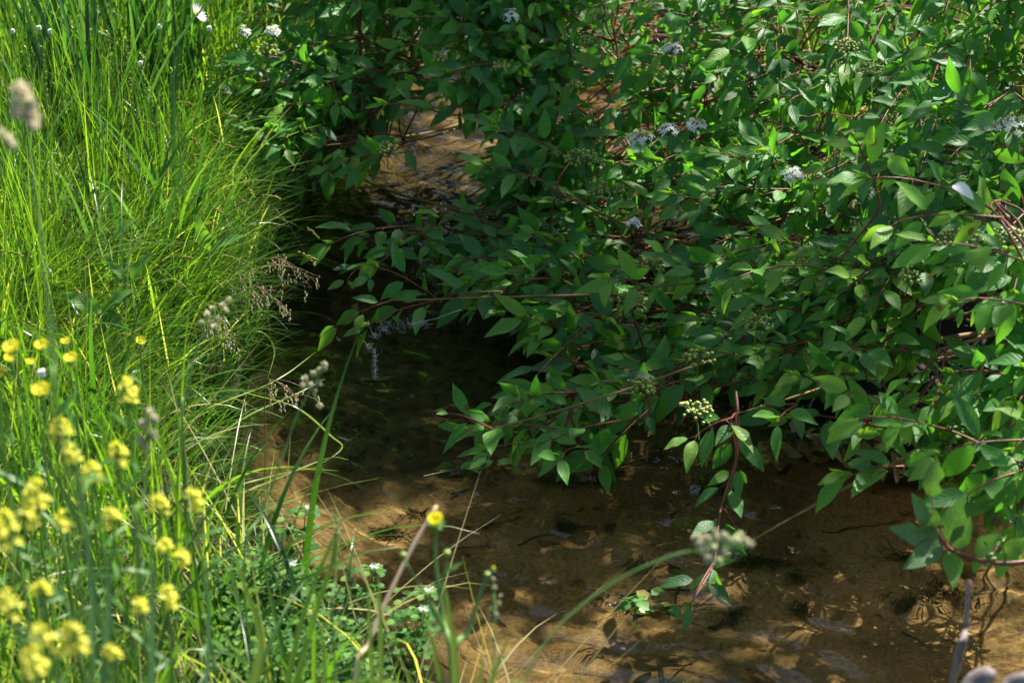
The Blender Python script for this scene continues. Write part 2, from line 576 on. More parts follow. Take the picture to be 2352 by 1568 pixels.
def tube(mb, pts, r0, r1=None, sides=6, tint=.5, knots=0.0):
    pts = np.asarray(pts, float)
    n = len(pts)
    r1 = r0 if r1 is None else r1
    tan = norm(np.gradient(pts, axis=0))
    ref = np.array([0, 0, 1.]) if abs(tan[:, 2]).mean() < .8 else np.array([1., 0, 0])
    u = norm(np.cross(tan, ref))
    v = np.cross(tan, u)
    a = np.arange(sides) / sides * 2 * PI
    rr = np.linspace(r0, r1, n)
    if knots:
        rr = rr * (1 + knots * rng.uniform(-1, 1, n))
    V = pts[:, None] + rr[:, None, None] * (np.cos(a)[None, :, None] * u[:, None] + np.sin(a)[None, :, None] * v[:, None])
    V = np.concatenate([V, np.broadcast_to(pts[-1:, None], (1, sides, 3)) + tan[-1] * r1 * .6])
    n += 1
    i = np.arange(n * sides).reshape(n, sides)
    j = np.roll(i, -1, 1)
    F = np.stack([i[:-1], j[:-1], j[1:], i[1:]], -1).reshape(-1, 4)
    mb.add(V.reshape(-1, 3), F, None, tint)


def bez(a, b, c, d, n=10):
    t = np.linspace(0, 1, n)[:, None]
    a, b, c, d = map(lambda q: np.asarray(q, float), (a, b, c, d))
    return (1 - t) ** 3 * a + 3 * (1 - t) ** 2 * t * b + 3 * (1 - t) * t * t * c + t ** 3 * d


def spline(pts, n=6):
    pts = np.asarray(pts, float)
    P = np.vstack([2 * pts[0] - pts[1], pts, 2 * pts[-1] - pts[-2]])
    out = []
    for i in range(1, len(P) - 2):
        t = np.linspace(0, 1, n, endpoint=False)[:, None]
        out.append(.5 * (2 * P[i] + (P[i + 1] - P[i - 1]) * t + (2 * P[i - 1] - 5 * P[i] + 4 * P[i + 1] - P[i + 2]) * t ** 2
                         + (3 * P[i] - P[i - 1] - 3 * P[i + 1] + P[i + 2]) * t ** 3))
    return np.vstack(out + [P[-2:-1]])


def cubesphere(k=2):
    V, F = [], []
    g = np.linspace(-1, 1, k + 1)
    for ax in range(3):
        for sg in (-1, 1):
            A, B = np.meshgrid(g, g)
            P = np.zeros(A.shape + (3,))
            P[..., ax] = sg
            P[..., (ax + 1) % 3] = A * sg
            P[..., (ax + 2) % 3] = B
            i = np.arange(A.size).reshape(A.shape) + len(V) * A.size
            V.append(P.reshape(-1, 3))
            F.append(np.stack([i[:-1, :-1], i[:-1, 1:], i[1:, 1:], i[1:, :-1]], -1).reshape(-1, 4))
    V = np.concatenate(V)
    return V / np.linalg.norm(V, axis=1, keepdims=True), np.concatenate(F)


CSV, CSF = cubesphere(2)


def blobs(mb, p, r, ax=None, stretch=1.0, tint=.5):
    p = np.atleast_2d(p)
    K = len(p)
    r = np.broadcast_to(np.asarray(r, float), (K,))
    tint = np.broadcast_to(np.asarray(tint, float), (K,))
    V = CSV[None] * r[:, None, None]
    if ax is not None:
        ax = norm(np.broadcast_to(ax, (K, 3)))
        V = V + ax[:, None] * ((V * ax[:, None]).sum(-1, keepdims=True)) * (stretch - 1)
    V = V + p[:, None]
    F = (CSF[None] + (np.arange(K) * len(CSV))[:, None, None]).reshape(-1, 4)
    mb.add(V.reshape(-1, 3), F, None, np.repeat(tint, len(CSV)))


def rnd(k=3, s=1.0):
    return rng.normal(0, s, k)


# ------------------------------------------------------------------ dogwood shrubs
# how much foliage the shrubs carry, read off the photo on a 24 x 16 grid (98 px cells)
FOL = ["000004799999999999999999",
       "000003799999999999999999",
       "000003888766799999999999",
       "000001786012899999999999",
       "000000011002799999999999",
       "000000022225699999999999",
       "000000014556899999999999",
       "000000001013799999999999",
       "000000000000267899999999",
       "000000000012566666667889",
       "000000000002332254112588",
       "000000000000000021000357",
       "000000000000000000000001",
       "000000000000000000000000",
       "000000000000000000000000",
       "000000000000000000000000"]
FOL = np.array([[int(c) for c in r] for r in FOL])
DPY = [0, 200, 400, 600, 750, 900, 1100, 1300]
DL = [3.85, 3.78, 3.65, 3.42, 3.22, 3.0, 2.8, 2.6]       # distance of the leafy front, left of the stream
DM = [3.9, 3.8, 3.65, 3.4, 3.2, 2.98, 2.75, 2.55]      # middle
DR = [3.5, 3.3, 2.95, 2.75, 2.7, 2.62, 2.5, 2.4]       # right


def front(px, py):
    l, m_, r = (np.interp(py, DPY, q) for q in (DL, DM, DR))
    return np.interp(px, [800, 1450, 2300], [l, m_, r])


GAPS = [[(850, 285), (990, 272), (1110, 278), (1195, 300), (1110, 335), (1060, 420), (1100, 455), (1000, 500), (900, 520), (760, 520), (700, 470), (740, 410), (860, 385), (930, 340), (850, 320)],
        [(690, 640), (760, 640), (770, 780), (880, 800), (1050, 750), (1180, 780), (1230, 850), (1170, 880), (1000, 900), (960, 1020), (1060, 1060), (1250, 1080), (1560, 1080), (1600, 1120),
         (1750, 1110), (2000, 1110), (2060, 1160), (2352, 1300), (2352, 1568), (500, 1568), (560, 1000), (660, 800)],
        [(1700, 900), (1880, 870), (1900, 960), (2080, 1060), (1980, 1110), (1750, 1100), (1680, 1000)],
        [(2120, 700), (2352, 740), (2352, 800), (2180, 800)], [(1480, 500), (1620, 510), (1650, 600), (1520, 600)], [(1560, 640), (1680, 640), (1660, 720), (1560, 700)]]


def in_gap(px, py):
    for G in GAPS:
        ins = False
        for i in range(len(G)):
            (ax, ay), (bx, by) = G[i], G[i - 1]
            if (ay > py) != (by > py) and px < (bx - ax) * (py - ay) / (by - ay) + ax:
                ins = not ins
        if ins:
            return True
    return False


def spray(mbl, mbw, base, tip, n_nodes, size, tint0, wide=1.0, r0=.0017, worn=False):
    """A leafy shoot: opposite pairs of leaves along a curved twig."""
    base, tip = np.asarray(base), np.asarray(tip)
    ax = tip - base
    Ls = np.linalg.norm(ax)
    pts = bez(base, base + ax * .35 + [0, 0, .05 * Ls], base + ax * .7 + [0, 0, .10 * Ls], tip, n_nodes * 3 + 1)
    tube(mbw, pts, r0, .0009, 5)
    roll = rng.uniform(0, PI)
    P_, D_, N_, L_, T_, F_, K_ = [], [], [], [], [], [], []
    tan = norm(np.gradient(pts, axis=0))
    up = np.array([0, 0, 1.])
    for k in range(n_nodes + 1):
        i = min(int(round((k + .25) / (n_nodes + .25) * (len(pts) - 1))), len(pts) - 1)
        if k == n_nodes:
            i = len(pts) - 1
        t = tan[i]
        sx = norm(np.cross(t, up))
        sy = np.cross(sx, t)
        a = roll + (k % 2) * PI / 2 + rng.normal(0, .25)
        endf = k == n_nodes
        for sg in (1, -1):
            if rng.random() < .06:
                continue
            rad = (np.cos(a) * sx + np.sin(a) * sy * .75) * sg
            spread = .95 if not endf else .55
            d = norm(t * math.cos(spread) + rad * math.sin(spread) + rnd(3, .16) + np.array([0, 0, -.12]))
            pet = .012 * rng.uniform(.6, 1.3)
            q = pts[i] + d * pet
            tube(mbw, np.array([pts[i], q]), .0008, .0006, 3)
            nr = norm(up + np.array([-.2, -.55, 0]) + rnd(3, .36))
            sz = size * rng.uniform(.60, 1.15) * (1 if not endf else rng.uniform(.6, .95)) * (1 if k else .85)
            P_.append(q)
            D_.append(d)
            N_.append(nr)
            L_.append(sz)
            T_.append(np.clip(tint0 + rng.normal(0, .18) + (.25 if endf else 0), 0, .96 if rng.random() > .01 else 1))
            F_.append(rng.uniform(.1, .45))
            K_.append(rng.uniform(.1, .75))
        if endf and rng.random() < .6:          # folded young leaves standing at the tip
            for sg in (1, -1):
                P_.append(pts[-1])
                D_.append(norm(t + sg * .25 * sx + [0, 0, .5]))
                N_.append(-sx * sg)
                L_.append(size * rng.uniform(.3, .5))
                T_.append(.95)
                F_.append(.7)
                K_.append(.2)
    if P_:
        leaves(mbl, np.array(P_), np.array(D_), np.array(N_), np.array(L_), rng.uniform(.33, .50, len(P_)) * wide, np.array(F_),
               np.array(K_), 'dogwood', 8, 4, .13, np.array(T_))


def make_shrub(name, label, root, sprays, n_main, stem_r=.009, extra_stems=()):
    root = np.asarray(root, float)
    t = thing(name, label, 'shrub', root)
    sprays = [(np.asarray(a), np.asarray(b), s, ti) for a, b, s, ti in sprays]
    bases = np.array([s[0] for s in sprays])
    # spread the branch ends through the crown: farthest-point choice
    idx = [int(np.argmin(bases[:, 0]))]
    dist = np.linalg.norm(bases - bases[idx[0]], axis=1)
    while len(idx) < min(n_main, len(bases)):
        j = int(np.argmax(dist * (0.6 + .4 * rng.random(len(dist)))))
        idx.append(j)
        dist = np.minimum(dist, np.linalg.norm(bases - bases[j], axis=1))
    mains = []
    for j in idx:
        e = bases[j]
        r = root + np.array([rng.normal(0, .10), rng.normal(0, .10), 0])
        r[2] = height(r[0], r[1]) - .02
        span = np.linalg.norm(e - r)
        k1, k2 = rnd(3, .05 * span), rnd(3, .05 * span)
        mains.append(bez(r, r + (e - r) * .3 + [0, 0, .10 * span] + k1, r + (e - r) * .7 + [0, 0, -.05 * span] + k2, e, 22))
        mains[-1][:, 2] = np.maximum(mains[-1][:, 2], .012)
    allp = np.concatenate([q[5:] for q in mains])
    own = np.concatenate([np.full(len(q) - 5, i) for i, q in enumerate(mains)])
    loc = np.concatenate([np.arange(5, len(q)) for q in mains])
    per = [[] for _ in mains]
    for s in sprays:
        d = np.linalg.norm(allp - s[0], axis=1)
        back = np.linalg.norm(allp - root, axis=1) - np.linalg.norm(s[0] - root)
        c = int(np.argmin(d + np.maximum(back, 0) * 1.5))
        per[own[c]].append((s, allp[c], norm(mains[own[c]][loc[c]] - mains[own[c]][loc[c] - 1])))
    for i, q in enumerate(mains):
        wood, lf = MB(), MB()
        tube(wood, q, stem_r * rng.uniform(.45, .9), .0014, 7, knots=.06)
        red = MB()
        for s, at, tn in per[i]:
            g = np.linalg.norm(s[0] - at)
            if g > .01:
                tube(red, bez(at, at + tn * g * .5, s[0] - norm(s[1] - s[0]) * g * .35, s[0], 8), .0028 if g > .15 else .0022, .0017, 5)
            spray(lf, red, s[0], s[1], max(2, int(np.linalg.norm(s[1] - s[0]) / .048)), s[2], s[3])
        bo = wood.build('branch', M['bark'], t, root)
        if red.n:
            red.build('twigs', M['twig'], bo, root)
        if lf.n:
            lf.build('foliage', M['leaf'], bo, root)
    return t


def sample_sprays(n, x0, x1, y0, y1, back=.5, root=(1, 3, 0), size=.068, tint=.42):
    out = []
    tries = 0
    while len(out) < n and tries < n * 60:
        tries += 1
        px, py = rng.uniform(x0, x1), rng.uniform(y0, y1)
        cx, cy = min(max(int(px // 98), 0), 23), min(max(int(py // 98), 0), 15)
        f = FOL[cy, cx]
        if rng.random() > (f / 9) ** 1.3:
            continue
        depth = back * rng.random() ** 1.1 * (f / 9)
        p = PD(px, py, front(px, py) + depth)
        # shoots come in clumps with hollows between them
        cl = np.sin(p[0] * 17 + 2 * np.sin(p[1] * 9)) + np.sin(p[1] * 15 + 2 * np.sin(p[2] * 14 + 1)) + np.sin(p[2] * 21 + p[0] * 8)
        if rng.random() > .35 + .5 * (cl + .4):
            continue
        gz = max(float(height(p[0], p[1])), 0) + .035
        if p[2] < gz:
            p = PZ(px, py, gz + .03 + .05 * rng.random())
        o = p - np.asarray(root)
        o[2] = 0
        d = norm(norm(o) * 1.0 + np.array([-.25, -.45, 0]) + rnd(3, .42) + np.array([0, 0, rng.uniform(-.15, .40)]))
        Ls = rng.uniform(.09, .24)
        b = p - d * Ls * .5
        e = p + d * Ls * .5
        b[2] = max(b[2], .04)
        e[2] = max(e[2], .03)
        ex, ey, _ = proj(e)
        if 0 < ey < 1568 and 0 < ex < 2352 and FOL[int(ey // 98), int(ex // 98)] == 0:
            continue
        if any(in_gap(*proj(q)[:2]) for q in (b, (b + e) / 2, e, e + d * .045)) and rng.random() < .93:
            continue
        out.append((b, e, size * rng.uniform(.8, 1.15), tint + .12 * rng.normal()))
    return out


def PS(a, b, da, db, size=.07, tint=.5):
    return (PD(*a, da), PD(*b, db), size, tint)


# placed shoots that show on their own in the photo
near_sp = [PS((1290, 985), (1075, 985), 2.86, 2.80, .070), PS((1480, 960), (1270, 1010), 2.9, 2.84), PS((1330, 900), (1180, 925), 2.95, 2.9, .065),
           PS((1130, 985), (1040, 950), 2.8, 2.78, .055, .6),
           PS((1000, 690), (850, 745), 3.25, 3.2, .072, .6), PS((1010, 690), (870, 615), 3.3, 3.25, .07, .5), PS((1150, 670), (1000, 690), 3.3, 3.25),
           PS((900, 690), (780, 745), 3.22, 3.18, .06, .7),
           PS((1250, 420), (1120, 380), 3.5, 3.45, .072, .65), PS((1200, 350), (1140, 290), 3.6, 3.52, .071, .45), PS((1300, 360), (1150, 300), 3.6, 3.5, .071),
           PS((1690, 950), (1690, 1060), 2.72, 2.70, .062, .5), PS((1690, 1060), (1655, 1170), 2.70, 2.67, .055, .4),
           PS((1655, 1170), (1640, 1290), 2.67, 2.62, .055, .35), PS((1640, 1290), (1590, 1380), 2.62, 2.56, .05, .3),
           PS((1680, 960), (1600, 1000), 2.7, 2.62, .070, .7),
           PS((1480, 660), (1400, 640), 3.1, 3.0, .071, .85), PS((1860, 610), (1690, 640), 2.9, 2.8, .071, .85), PS((2020, 460), (1950, 300), 2.9, 2.75, .071, .75),
           PS((2200, 440), (2000, 410), 2.65, 2.6, .071, .8), PS((2352, 600), (2150, 560), 2.5, 2.45, .071, .8), PS((2300, 500), (2060, 510), 2.55, 2.5, .071, .9),
           PS((2090, 960), (1960, 900), 2.6, 2.52, .071, .85), PS((2150, 980), (1990, 960), 2.55, 2.5, .070, .7),
           PS((2352, 700), (2200, 690), 2.55, 2.5, .071), PS((2352, 1010), (2160, 1040), 2.5, 2.45, .071, .45), PS((2352, 1080), (2230, 1130), 2.5, 2.45, .071, .4),
           PS((2080, 1070), (1960, 1090), 2.6, 2.57, .071, .4), PS((1830, 930), (1790, 960), 2.75, 2.7, .071, .45)]
r1 = (1.12, 3.02, .08)
sp1 = near_sp + sample_sprays(470, 1080, 2430, 380, 1240, .34, r1, .064, .54)
shrub1 = make_shrub('dogwood_shrub', 'large red twigged dogwood shrub leaning over the right side of the stream', r1, sp1, 34, .008)
r2 = (1.15, 4.15, .10)
sp2 = sample_sprays(380, 1180, 2600, -120, 420, .40, r2, .068, .46)
shrub2 = make_shrub('dogwood_shrub', 'shaded dogwood shrub with white and green flower heads filling the upper right corner', r2, sp2, 26, .008)
r3 = (.66, 4.75, .08)
far_sp = [PS((1120, 200), (960, 185), 3.8, 3.75, .075), PS((1080, 120), (930, 105), 3.85, 3.8, .075, .6), PS((1020, 262), (890, 240), 3.75, 3.7, .07), PS((1180, 150), (1040, 165), 3.8, 3.7, .08, .6), PS((1150, 255), (1010, 250), 3.8, 3.72, .07), PS((1080, 60), (960, 40), 3.85, 3.8, .075),
          PS((720, 380), (600, 300), 3.72, 3.68), PS((800, 330), (700, 350), 3.72, 3.68), PS((700, 200), (590, 190), 3.8, 3.75, .08), PS((880, 350), (760, 385), 3.68, 3.62, .08),
          PS((950, 330), (830, 380), 3.68, 3.62, .075), PS((720, 160), (600, 130), 3.8, 3.75), PS((700, 340), (610, 370), 3.72, 3.68)]
sp3 = far_sp + sample_sprays(70, 830, 1330, -60, 262, .25, r3, .070, .46) + sample_sprays(345, 500, 1330, -140, 640, .40, r3, .064, .44)
shrub3 = make_shrub('dogwood_shrub', 'dark green dogwood shrub whose red twigs cross the stream near the top of the photo', r3, sp3, 26, .007)


# cymes: flat heads of white flowers or green berries, on the shrub that carries them
def cyme(parent, p, kind, s=1.0):
    if kind == 'white':
        s *= .82
    o = np.array(parent.location)
    st, hd = MB(), MB()
    foot = p - np.array([0, 0, .035]) * s + rnd(3, .004)
    k = int(40 * s)
    ang = rng.uniform(0, 2 * PI, k)
    rad = .022 * s * np.sqrt(rng.random(k))
    q = p + np.stack([rad * np.cos(ang), rad * np.sin(ang), .010 * (1 - (rad / (.022 * s)) ** 2) + rng.normal(0, .003, k)], 1)
    tube(st, np.array([foot, (foot + p) / 2, p - [0, 0, .008]]), .0012, .001, 4)
    for e in q:
        tube(st, np.array([p - [0, 0, .010], (p + e) / 2 - [0, 0, .004], e]), .0006, .0005, 3)
    if kind == 'white':
        d = norm(q - p + np.array([0, 0, .012]))
        for a in range(4):
            v = norm(np.cross(d, [1, .3, 0]))
            u = np.cross(d, v)
            r_ = math.cos(a * PI / 2) * v + math.sin(a * PI / 2) * u
            leaves(hd, q, r_ + .25 * d, d, .0062, .55, .1, .4, 'lance', 2, 2, 0, rng.random(k))
        f = hd.build('flower_cluster', M['white'], parent, o)
    else:
        blobs(hd, q, rng.uniform(.0022, .0032, k), [0, 0, 1], 1.2, rng.random(k) * .9)
        f = hd.build('berry_cluster', M['berry'], parent, o)
    st.build('stalk', M['stem' if kind != 'white' else 'stem'], f, o)


for s_, lst in ((shrub3, [(612, 118, 'green', 1.2), (628, 75, 'white', .9), (562, 76, 'white', .6), (1150, 158, 'green', .9), (890, 345, 'green', 1), (1175, 38, 'white', .9), (1010, 135, 'green', .8)]),
                (shrub2, [(1385, 40, 'green', 1.3), (1355, 98, 'green', 1.1), (1545, 115, 'white', 1.2), (1600, 290, 'white', 1.1), (1537, 300, 'white', 1.2), (1470, 318, 'white', 1.6), (1950, 110, 'green', 1.3),
                          (2000, 165, 'green', 1.1), (1820, 400, 'white', 1.1), (1340, 365, 'green', 1.7), (1320, 200, 'green', .8)]),
                (shrub1, [(1395, 440, 'green', 1.7), (2205, 555, 'green', 1.5), (2318, 550, 'green', 1.4), (1605, 823, 'green', 1.1), (1475, 890, 'green', 1.1), (1600, 945, 'green', 1.2), (1450, 690, 'green', 1.2),
                          (1740, 745, 'green', 1.2), (1455, 515, 'white', .7), (2336, 290, 'white', 2.0), (1500, 610, 'green', .9), (2090, 640, 'green', .8)])):
    for px, py, kd, sz in lst:
        cyme(s_, PD(px, py, front(px, py) - .17), kd, sz)

# low branch reaching in from the right edge, its leaves chewed
c0 = PD(2480, 1260, 2.35)
nb = thing('dogwood_branch', 'red dogwood branch with chewed dull leaves reaching in from the right edge above the water', 'branch', c0)
w_ = MB()
bp = spline([PD(2620, 1190, 2.42), PD(2480, 1262, 2.36), PD(2352, 1290, 2.32), PD(2270, 1290, 2.30), (PD(2185, 1262, 2.30)), PD(2150, 1215, 2.30)], 8)
tube(w_, bp, .0042, .002, 8, knots=.05)
w_.build('stem', M['twig'], nb, c0)
for (bx, by), (tx, ty), sz, tn, bite in [((2160, 1235), (2050, 1215), 1, .3, .5), ((2165, 1250), (2080, 1300), 1, .35, None), ((2185, 1265), (2192, 1342), .85, .7, None),
                                         ((2175, 1240), (2215, 1140), 1, .3, .75), ((2150, 1215), (2100, 1140), 1, .5, .6), ((2140, 1140), (2150, 1055), .95, .5, .4),
                                         ((2195, 1258), (2225, 1195), .8, .25, None), ((2240, 1270), (2290, 1228), .75, .6, None), ((2310, 1270), (2360, 1240), .8, .5, None)]:
    a, b_ = PD(bx, by, 2.30), PD(tx, ty, 2.26)
    mb = MB()
    leaves(mb, a, norm(b_ - a), norm(np.array([-.2, -.75, .6]) + rnd(3, .10)), np.linalg.norm(b_ - a) * 1.0, .46, .3, .35, 'dogwood', 14, 6, .2, tn, bite)
    lf_ = mb.build('leaf', M['leaf_worn' if tn < .65 else 'leaf'], nb, c0)
    if bite:
        lf_['label'] = 'chewed leaf with ragged edge'
    pe = MB()
    j = int(np.argmin(np.linalg.norm(bp - a, axis=1)))
    tube(pe, np.array([bp[j], a]), .0013, .0009, 5)
    pe.build('petiole', M['twig'], lf_, c0)
for bx, by in ((2262, 1283), (2273, 1273), (2268, 1295), (2280, 1283)):
    mb = MB()
    blobs(mb, PD(bx, by, 2.30), .0032, [1, 0, .2], 1.7, .3)
    mb.build('bud', M['berry'], nb, c0)

# ------------------------------------------------------------------ overhanging tree that dapples the light, and trees upstream
SHD = ["999997446777733333333333",
       "999997446777733333333333",
       "889987456766433333333333",
       "556788664444433332222222",
       "334567763223333222222222",
       "112345899887443222222111",
       "000123899999643322111111",
       "000012999999743322111111",
       "000000899999964322111111",
       "000000799999975432111111",
       "000000579999999765444444",
       "000000000049998888777777",
       "000000000799999988888776",
       "000000799998899998744333",
       "000000000000000499743333",
       "000000000000000079743333"]
SHD = np.array([[int(c) for c in r] for r in SHD])  # wanted ground shade; the unseen tree's crown is shaped to cast it
sdv = np.array(sd_)


def tree(label, base, crown_c, leafpos, size, limbs, mat='tree_leaf'):
    t = thing('tree', label, 'tree', base)
    base = np.asarray(base, float)
    tr = MB()
    top = np.asarray(crown_c)
    tube(tr, spline([base, base + [.05, .05, top[2] * .35], (base * .4 + top * .6) * [1, 1, 0] + [0, 0, top[2] * .7], top], 6), .12, .02, 10, knots=.05)
    for e in limbs:
        s_ = base * .5 + top * .5
        s_[2] = top[2] * rng.uniform(.5, .9)
        tube(tr, bez(s_, s_ + (e - s_) * .3 + [0, 0, .3], s_ + (e - s_) * .7 + [0, 0, .2], e, 8), .014, .004, 6)
    tr.build('trunk', M['trunk'], t, base)
    cr = MB()
    K = len(leafpos)
    leaves(cr, leafpos, norm(rng.normal(0, 1, (K, 3)) + [0, 0, -.3]), norm(rng.normal(0, .6, (K, 3)) + [0, 0, 1]), size * rng.uniform(.7, 1.2, K), .62, .2, .5, 'dogwood', 4, 2, .1, rng.random(K))
    cr.build('crown', M[mat], t, base)
    return t


pts, limbs = [], []
cnt = 0
for _ in range(17500):
    gx, gy = rng.uniform(-2.8, 2.4), rng.uniform(1.2, 7.5)
    px, py, f = proj(np.array([gx, gy, -.03]))
    cx, cy = int(np.clip(px // 98, 0, 23)), int(np.clip(py // 98, 0, 15))
    s_ = SHD[cy, cx]
    if px < -300 and py > 700:
        s_ = 0
    if rng.random() > (s_ / 9) ** 4:
        continue
    hgt = rng.uniform(2.2, 3.6) + .15 * max(gy - 2, 0)
    c = np.array([gx, gy, -.03]) + sdv / sdv[2] * hgt
    n_ = rng.integers(5, 12)
    pts.append(c + rng.normal(0, 1, (n_, 3)) * [.045, .045, .04])
    if cnt % 110 == 0:
        limbs.append(c)
    cnt += 1
print('tree clusters', cnt)
tree('tall leafy tree overhanging the stream out of the frame', (3.6, 6.6, .15), (2.6, 5.2, 3.6), np.concatenate(pts), .062, limbs)
for i, (x, y, h_) in enumerate([(-3.2, 14.0, 12.5), (.6, 15.5, 14), (3.8, 14.0, 12.5)]):
    q = rng.normal(0, 1, (8500, 3))
    q = norm(q) * (rng.random((8500, 1)) ** .4) * np.array([2.7, 2.0, h_ * .52]) + [x, y, h_ * .50]
    q += .25 * np.sin(q * 3.1 + 1)
    tree(['leafy tree upstream beyond the left bank', 'leafy tree upstream closing the view behind the stream', 'leafy tree upstream beyond the right bank'][i],
         (x, y, .15), (x, y, h_ * .7), q, .30, [q[k] for k in range(10)])


# ------------------------------------------------------------------ grass
def scatter(n, x0, x1, y0, y1, ok):
    x = rng.uniform(x0, x1, n * 4)
    y = rng.uniform(y0, y1, n * 4)
    s = signed(x, y)
    k = ok(x, y, s)
    x, y, s = x[k][:n], y[k][:n], s[k][:n]
    return np.stack([x, y, height(x, y) - .005], 1), s


def patch(x, y, sc=1.0, ph=0.0):
    return .5 + .25 * np.sin(x * 4.1 * sc + 1.7 * np.sin(y * 2.3 * sc + ph) + ph) + .25 * np.sin(y * 3.3 * sc + 2.1 * np.sin(x * 2.9 * sc) + ph * 2)


inview = lambda x, y: (np.abs(x) < .30 * y + .35)
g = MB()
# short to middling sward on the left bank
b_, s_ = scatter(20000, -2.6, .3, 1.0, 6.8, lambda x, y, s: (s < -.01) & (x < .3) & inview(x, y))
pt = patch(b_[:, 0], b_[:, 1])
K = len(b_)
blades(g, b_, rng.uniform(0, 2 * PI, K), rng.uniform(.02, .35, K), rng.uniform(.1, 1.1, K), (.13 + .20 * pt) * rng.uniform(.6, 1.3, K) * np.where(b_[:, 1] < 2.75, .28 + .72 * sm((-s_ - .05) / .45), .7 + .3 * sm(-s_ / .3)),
       rng.uniform(.0022, .0062, K), 5, np.clip(.30 + .35 * pt + .16 * sm((3.2 - b_[:, 1]) / .8) - .16 * sm((b_[:, 1] - 3.3) / .7) + rng.normal(0, .26, K), 0, 1))  # near sward lightened and far sward darkened: sun and shade put into tint
# taller upright blades and stems
b_, s_ = scatter(11500, -2.6, -.3, 1.9, 6.8, lambda x, y, s: (s < -.16 - .06 * (y < 3)) & inview(x, y))
pt = patch(b_[:, 0], b_[:, 1], 1.3, 2)
K = len(b_)
blades(g, b_, rng.uniform(0, 2 * PI, K), rng.uniform(.0, .20, K), rng.uniform(.0, .55, K), (.26 + .24 * pt) * rng.uniform(.6, 1.25, K),
       rng.uniform(.0025, .006, K), 7, np.clip(.4 + .2 * pt + rng.normal(0, .2, K), 0, 1))
# near bank
b_, s_ = scatter(5200, -1.2, 1.6, .75, 2.0, lambda x, y, s: (s < -.03) & (y < 2.0) & ((x < -.32) | (y < 1.45)))
K = len(b_)
blades(g, b_, rng.uniform(0, 2 * PI, K), rng.uniform(.0, .3, K), rng.uniform(.1, .9, K), rng.uniform(.08, .24, K) * np.where(b_[:, 0] > -.65, .6, 1),
       rng.uniform(.002, .005, K), 6, np.clip(.6 + rng.normal(0, .2, K), 0, 1))
# grass behind the shrubs on the right bank
b_, s_ = scatter(9000, .6, 3.2, 3.2, 7.5, lambda x, y, s: (s < -.05))
K = len(b_)
blades(g, b_, rng.uniform(0, 2 * PI, K), rng.uniform(.0, .4, K), rng.uniform(.1, 1, K), rng.uniform(.15, .45, K), rng.uniform(.003, .006, K), 5, np.clip(.45 + rng.normal(0, .2, K), 0, 1))
# longer blades near the water lean out over it
b_, s_ = scatter(3400, -1.3, .1, 2.3, 5.2, lambda x, y, s: (s < -.06) & (s > -.50) & inview(x, y))
K = len(b_)
blades(g, b_, rng.normal(-.25, .7, K), rng.uniform(.15, .75, K), rng.uniform(.3, 1.3, K), rng.uniform(.14, .30, K) * np.where(b_[:, 1] < 2.7, .75, 1), rng.uniform(.003, .0075, K), 8, np.clip(.5 + rng.normal(0, .25, K), 0, 1), 2.0, 2)
# dark fringe hanging over the undercut of the middle bank
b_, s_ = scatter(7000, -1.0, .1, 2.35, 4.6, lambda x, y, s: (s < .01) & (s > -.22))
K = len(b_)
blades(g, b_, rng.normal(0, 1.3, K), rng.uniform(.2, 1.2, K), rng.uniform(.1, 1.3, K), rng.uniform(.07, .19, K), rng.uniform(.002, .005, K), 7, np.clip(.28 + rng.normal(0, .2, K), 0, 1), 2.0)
# broad folded blades
b_, s_ = scatter(2600, -2.4, -.2, 1.2, 6.5, lambda x, y, s: (s < -.10) & inview(x, y))
K = len(b_)
blades(g, b_, rng.uniform(0, 2 * PI, K), rng.uniform(.05, .5, K), rng.uniform(.3, 1.8, K), rng.uniform(.18, .42, K), rng.uniform(.006, .011, K), 9, np.clip(.3 + rng.normal(0, .2, K), 0, .9), 2.0, 2)
# straw: dead bent blades and thin dry stems
b_, s_ = scatter(3400, -2.4, .1, 1.0, 6.0, lambda x, y, s: (s < -.02) & inview(x, y))
K = len(b_)
blades(g, b_, rng.uniform(0, 2 * PI, K), rng.uniform(.2, 1.4, K), rng.uniform(-.2, 1.0, K), rng.uniform(.10, .34, K), rng.uniform(.0015, .005, K), 5, rng.uniform(.93, 1, K))
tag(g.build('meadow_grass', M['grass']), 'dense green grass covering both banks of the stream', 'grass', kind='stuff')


def copy_tree(o, parent=None):
    c = o.copy()
    C.objects.link(c)
    if parent is not None:
        c.parent = parent
    for ch in list(o.children):
        copy_tree(ch, c)
    return c


# fine sedge tussocks arching over the water
def sedge_proto(seed, lit):
    K = 190
    t = thing('sedge_tuft', '', 'sedge', (0, 0, 0))
    mb = MB()
    rr = rng.uniform(0, .05, K)
    a = rng.uniform(0, 2 * PI, K)
    base = np.stack([rr * np.cos(a), rr * np.sin(a), 0 * a], 1)
    az = rng.normal(-.1, .9, K)
    L = rng.uniform(.15, .36, K)
    tips = blades(mb, base, az, rng.uniform(.2, .75, K), rng.uniform(.4, 1.3, K), L, rng.uniform(.0020, .0042, K), 9, np.clip(lit + rng.normal(0, .18, K), 0, 1))
    mb.build('blades', M['grass'], t)
    hd = MB()
    for i in range(5):
        p = tips[i]
        d = norm(np.array([1, rng.normal(0, .5), -.4]))
        q = p[None] - d * np.linspace(.0, .03, 8)[:, None] + rng.normal(0, .0015, (8, 3))
        blobs(hd, q, .0019, d, 1.6, rng.random(8))
    hd.build('seed_head', M['sedge_seed'], t)
    return t


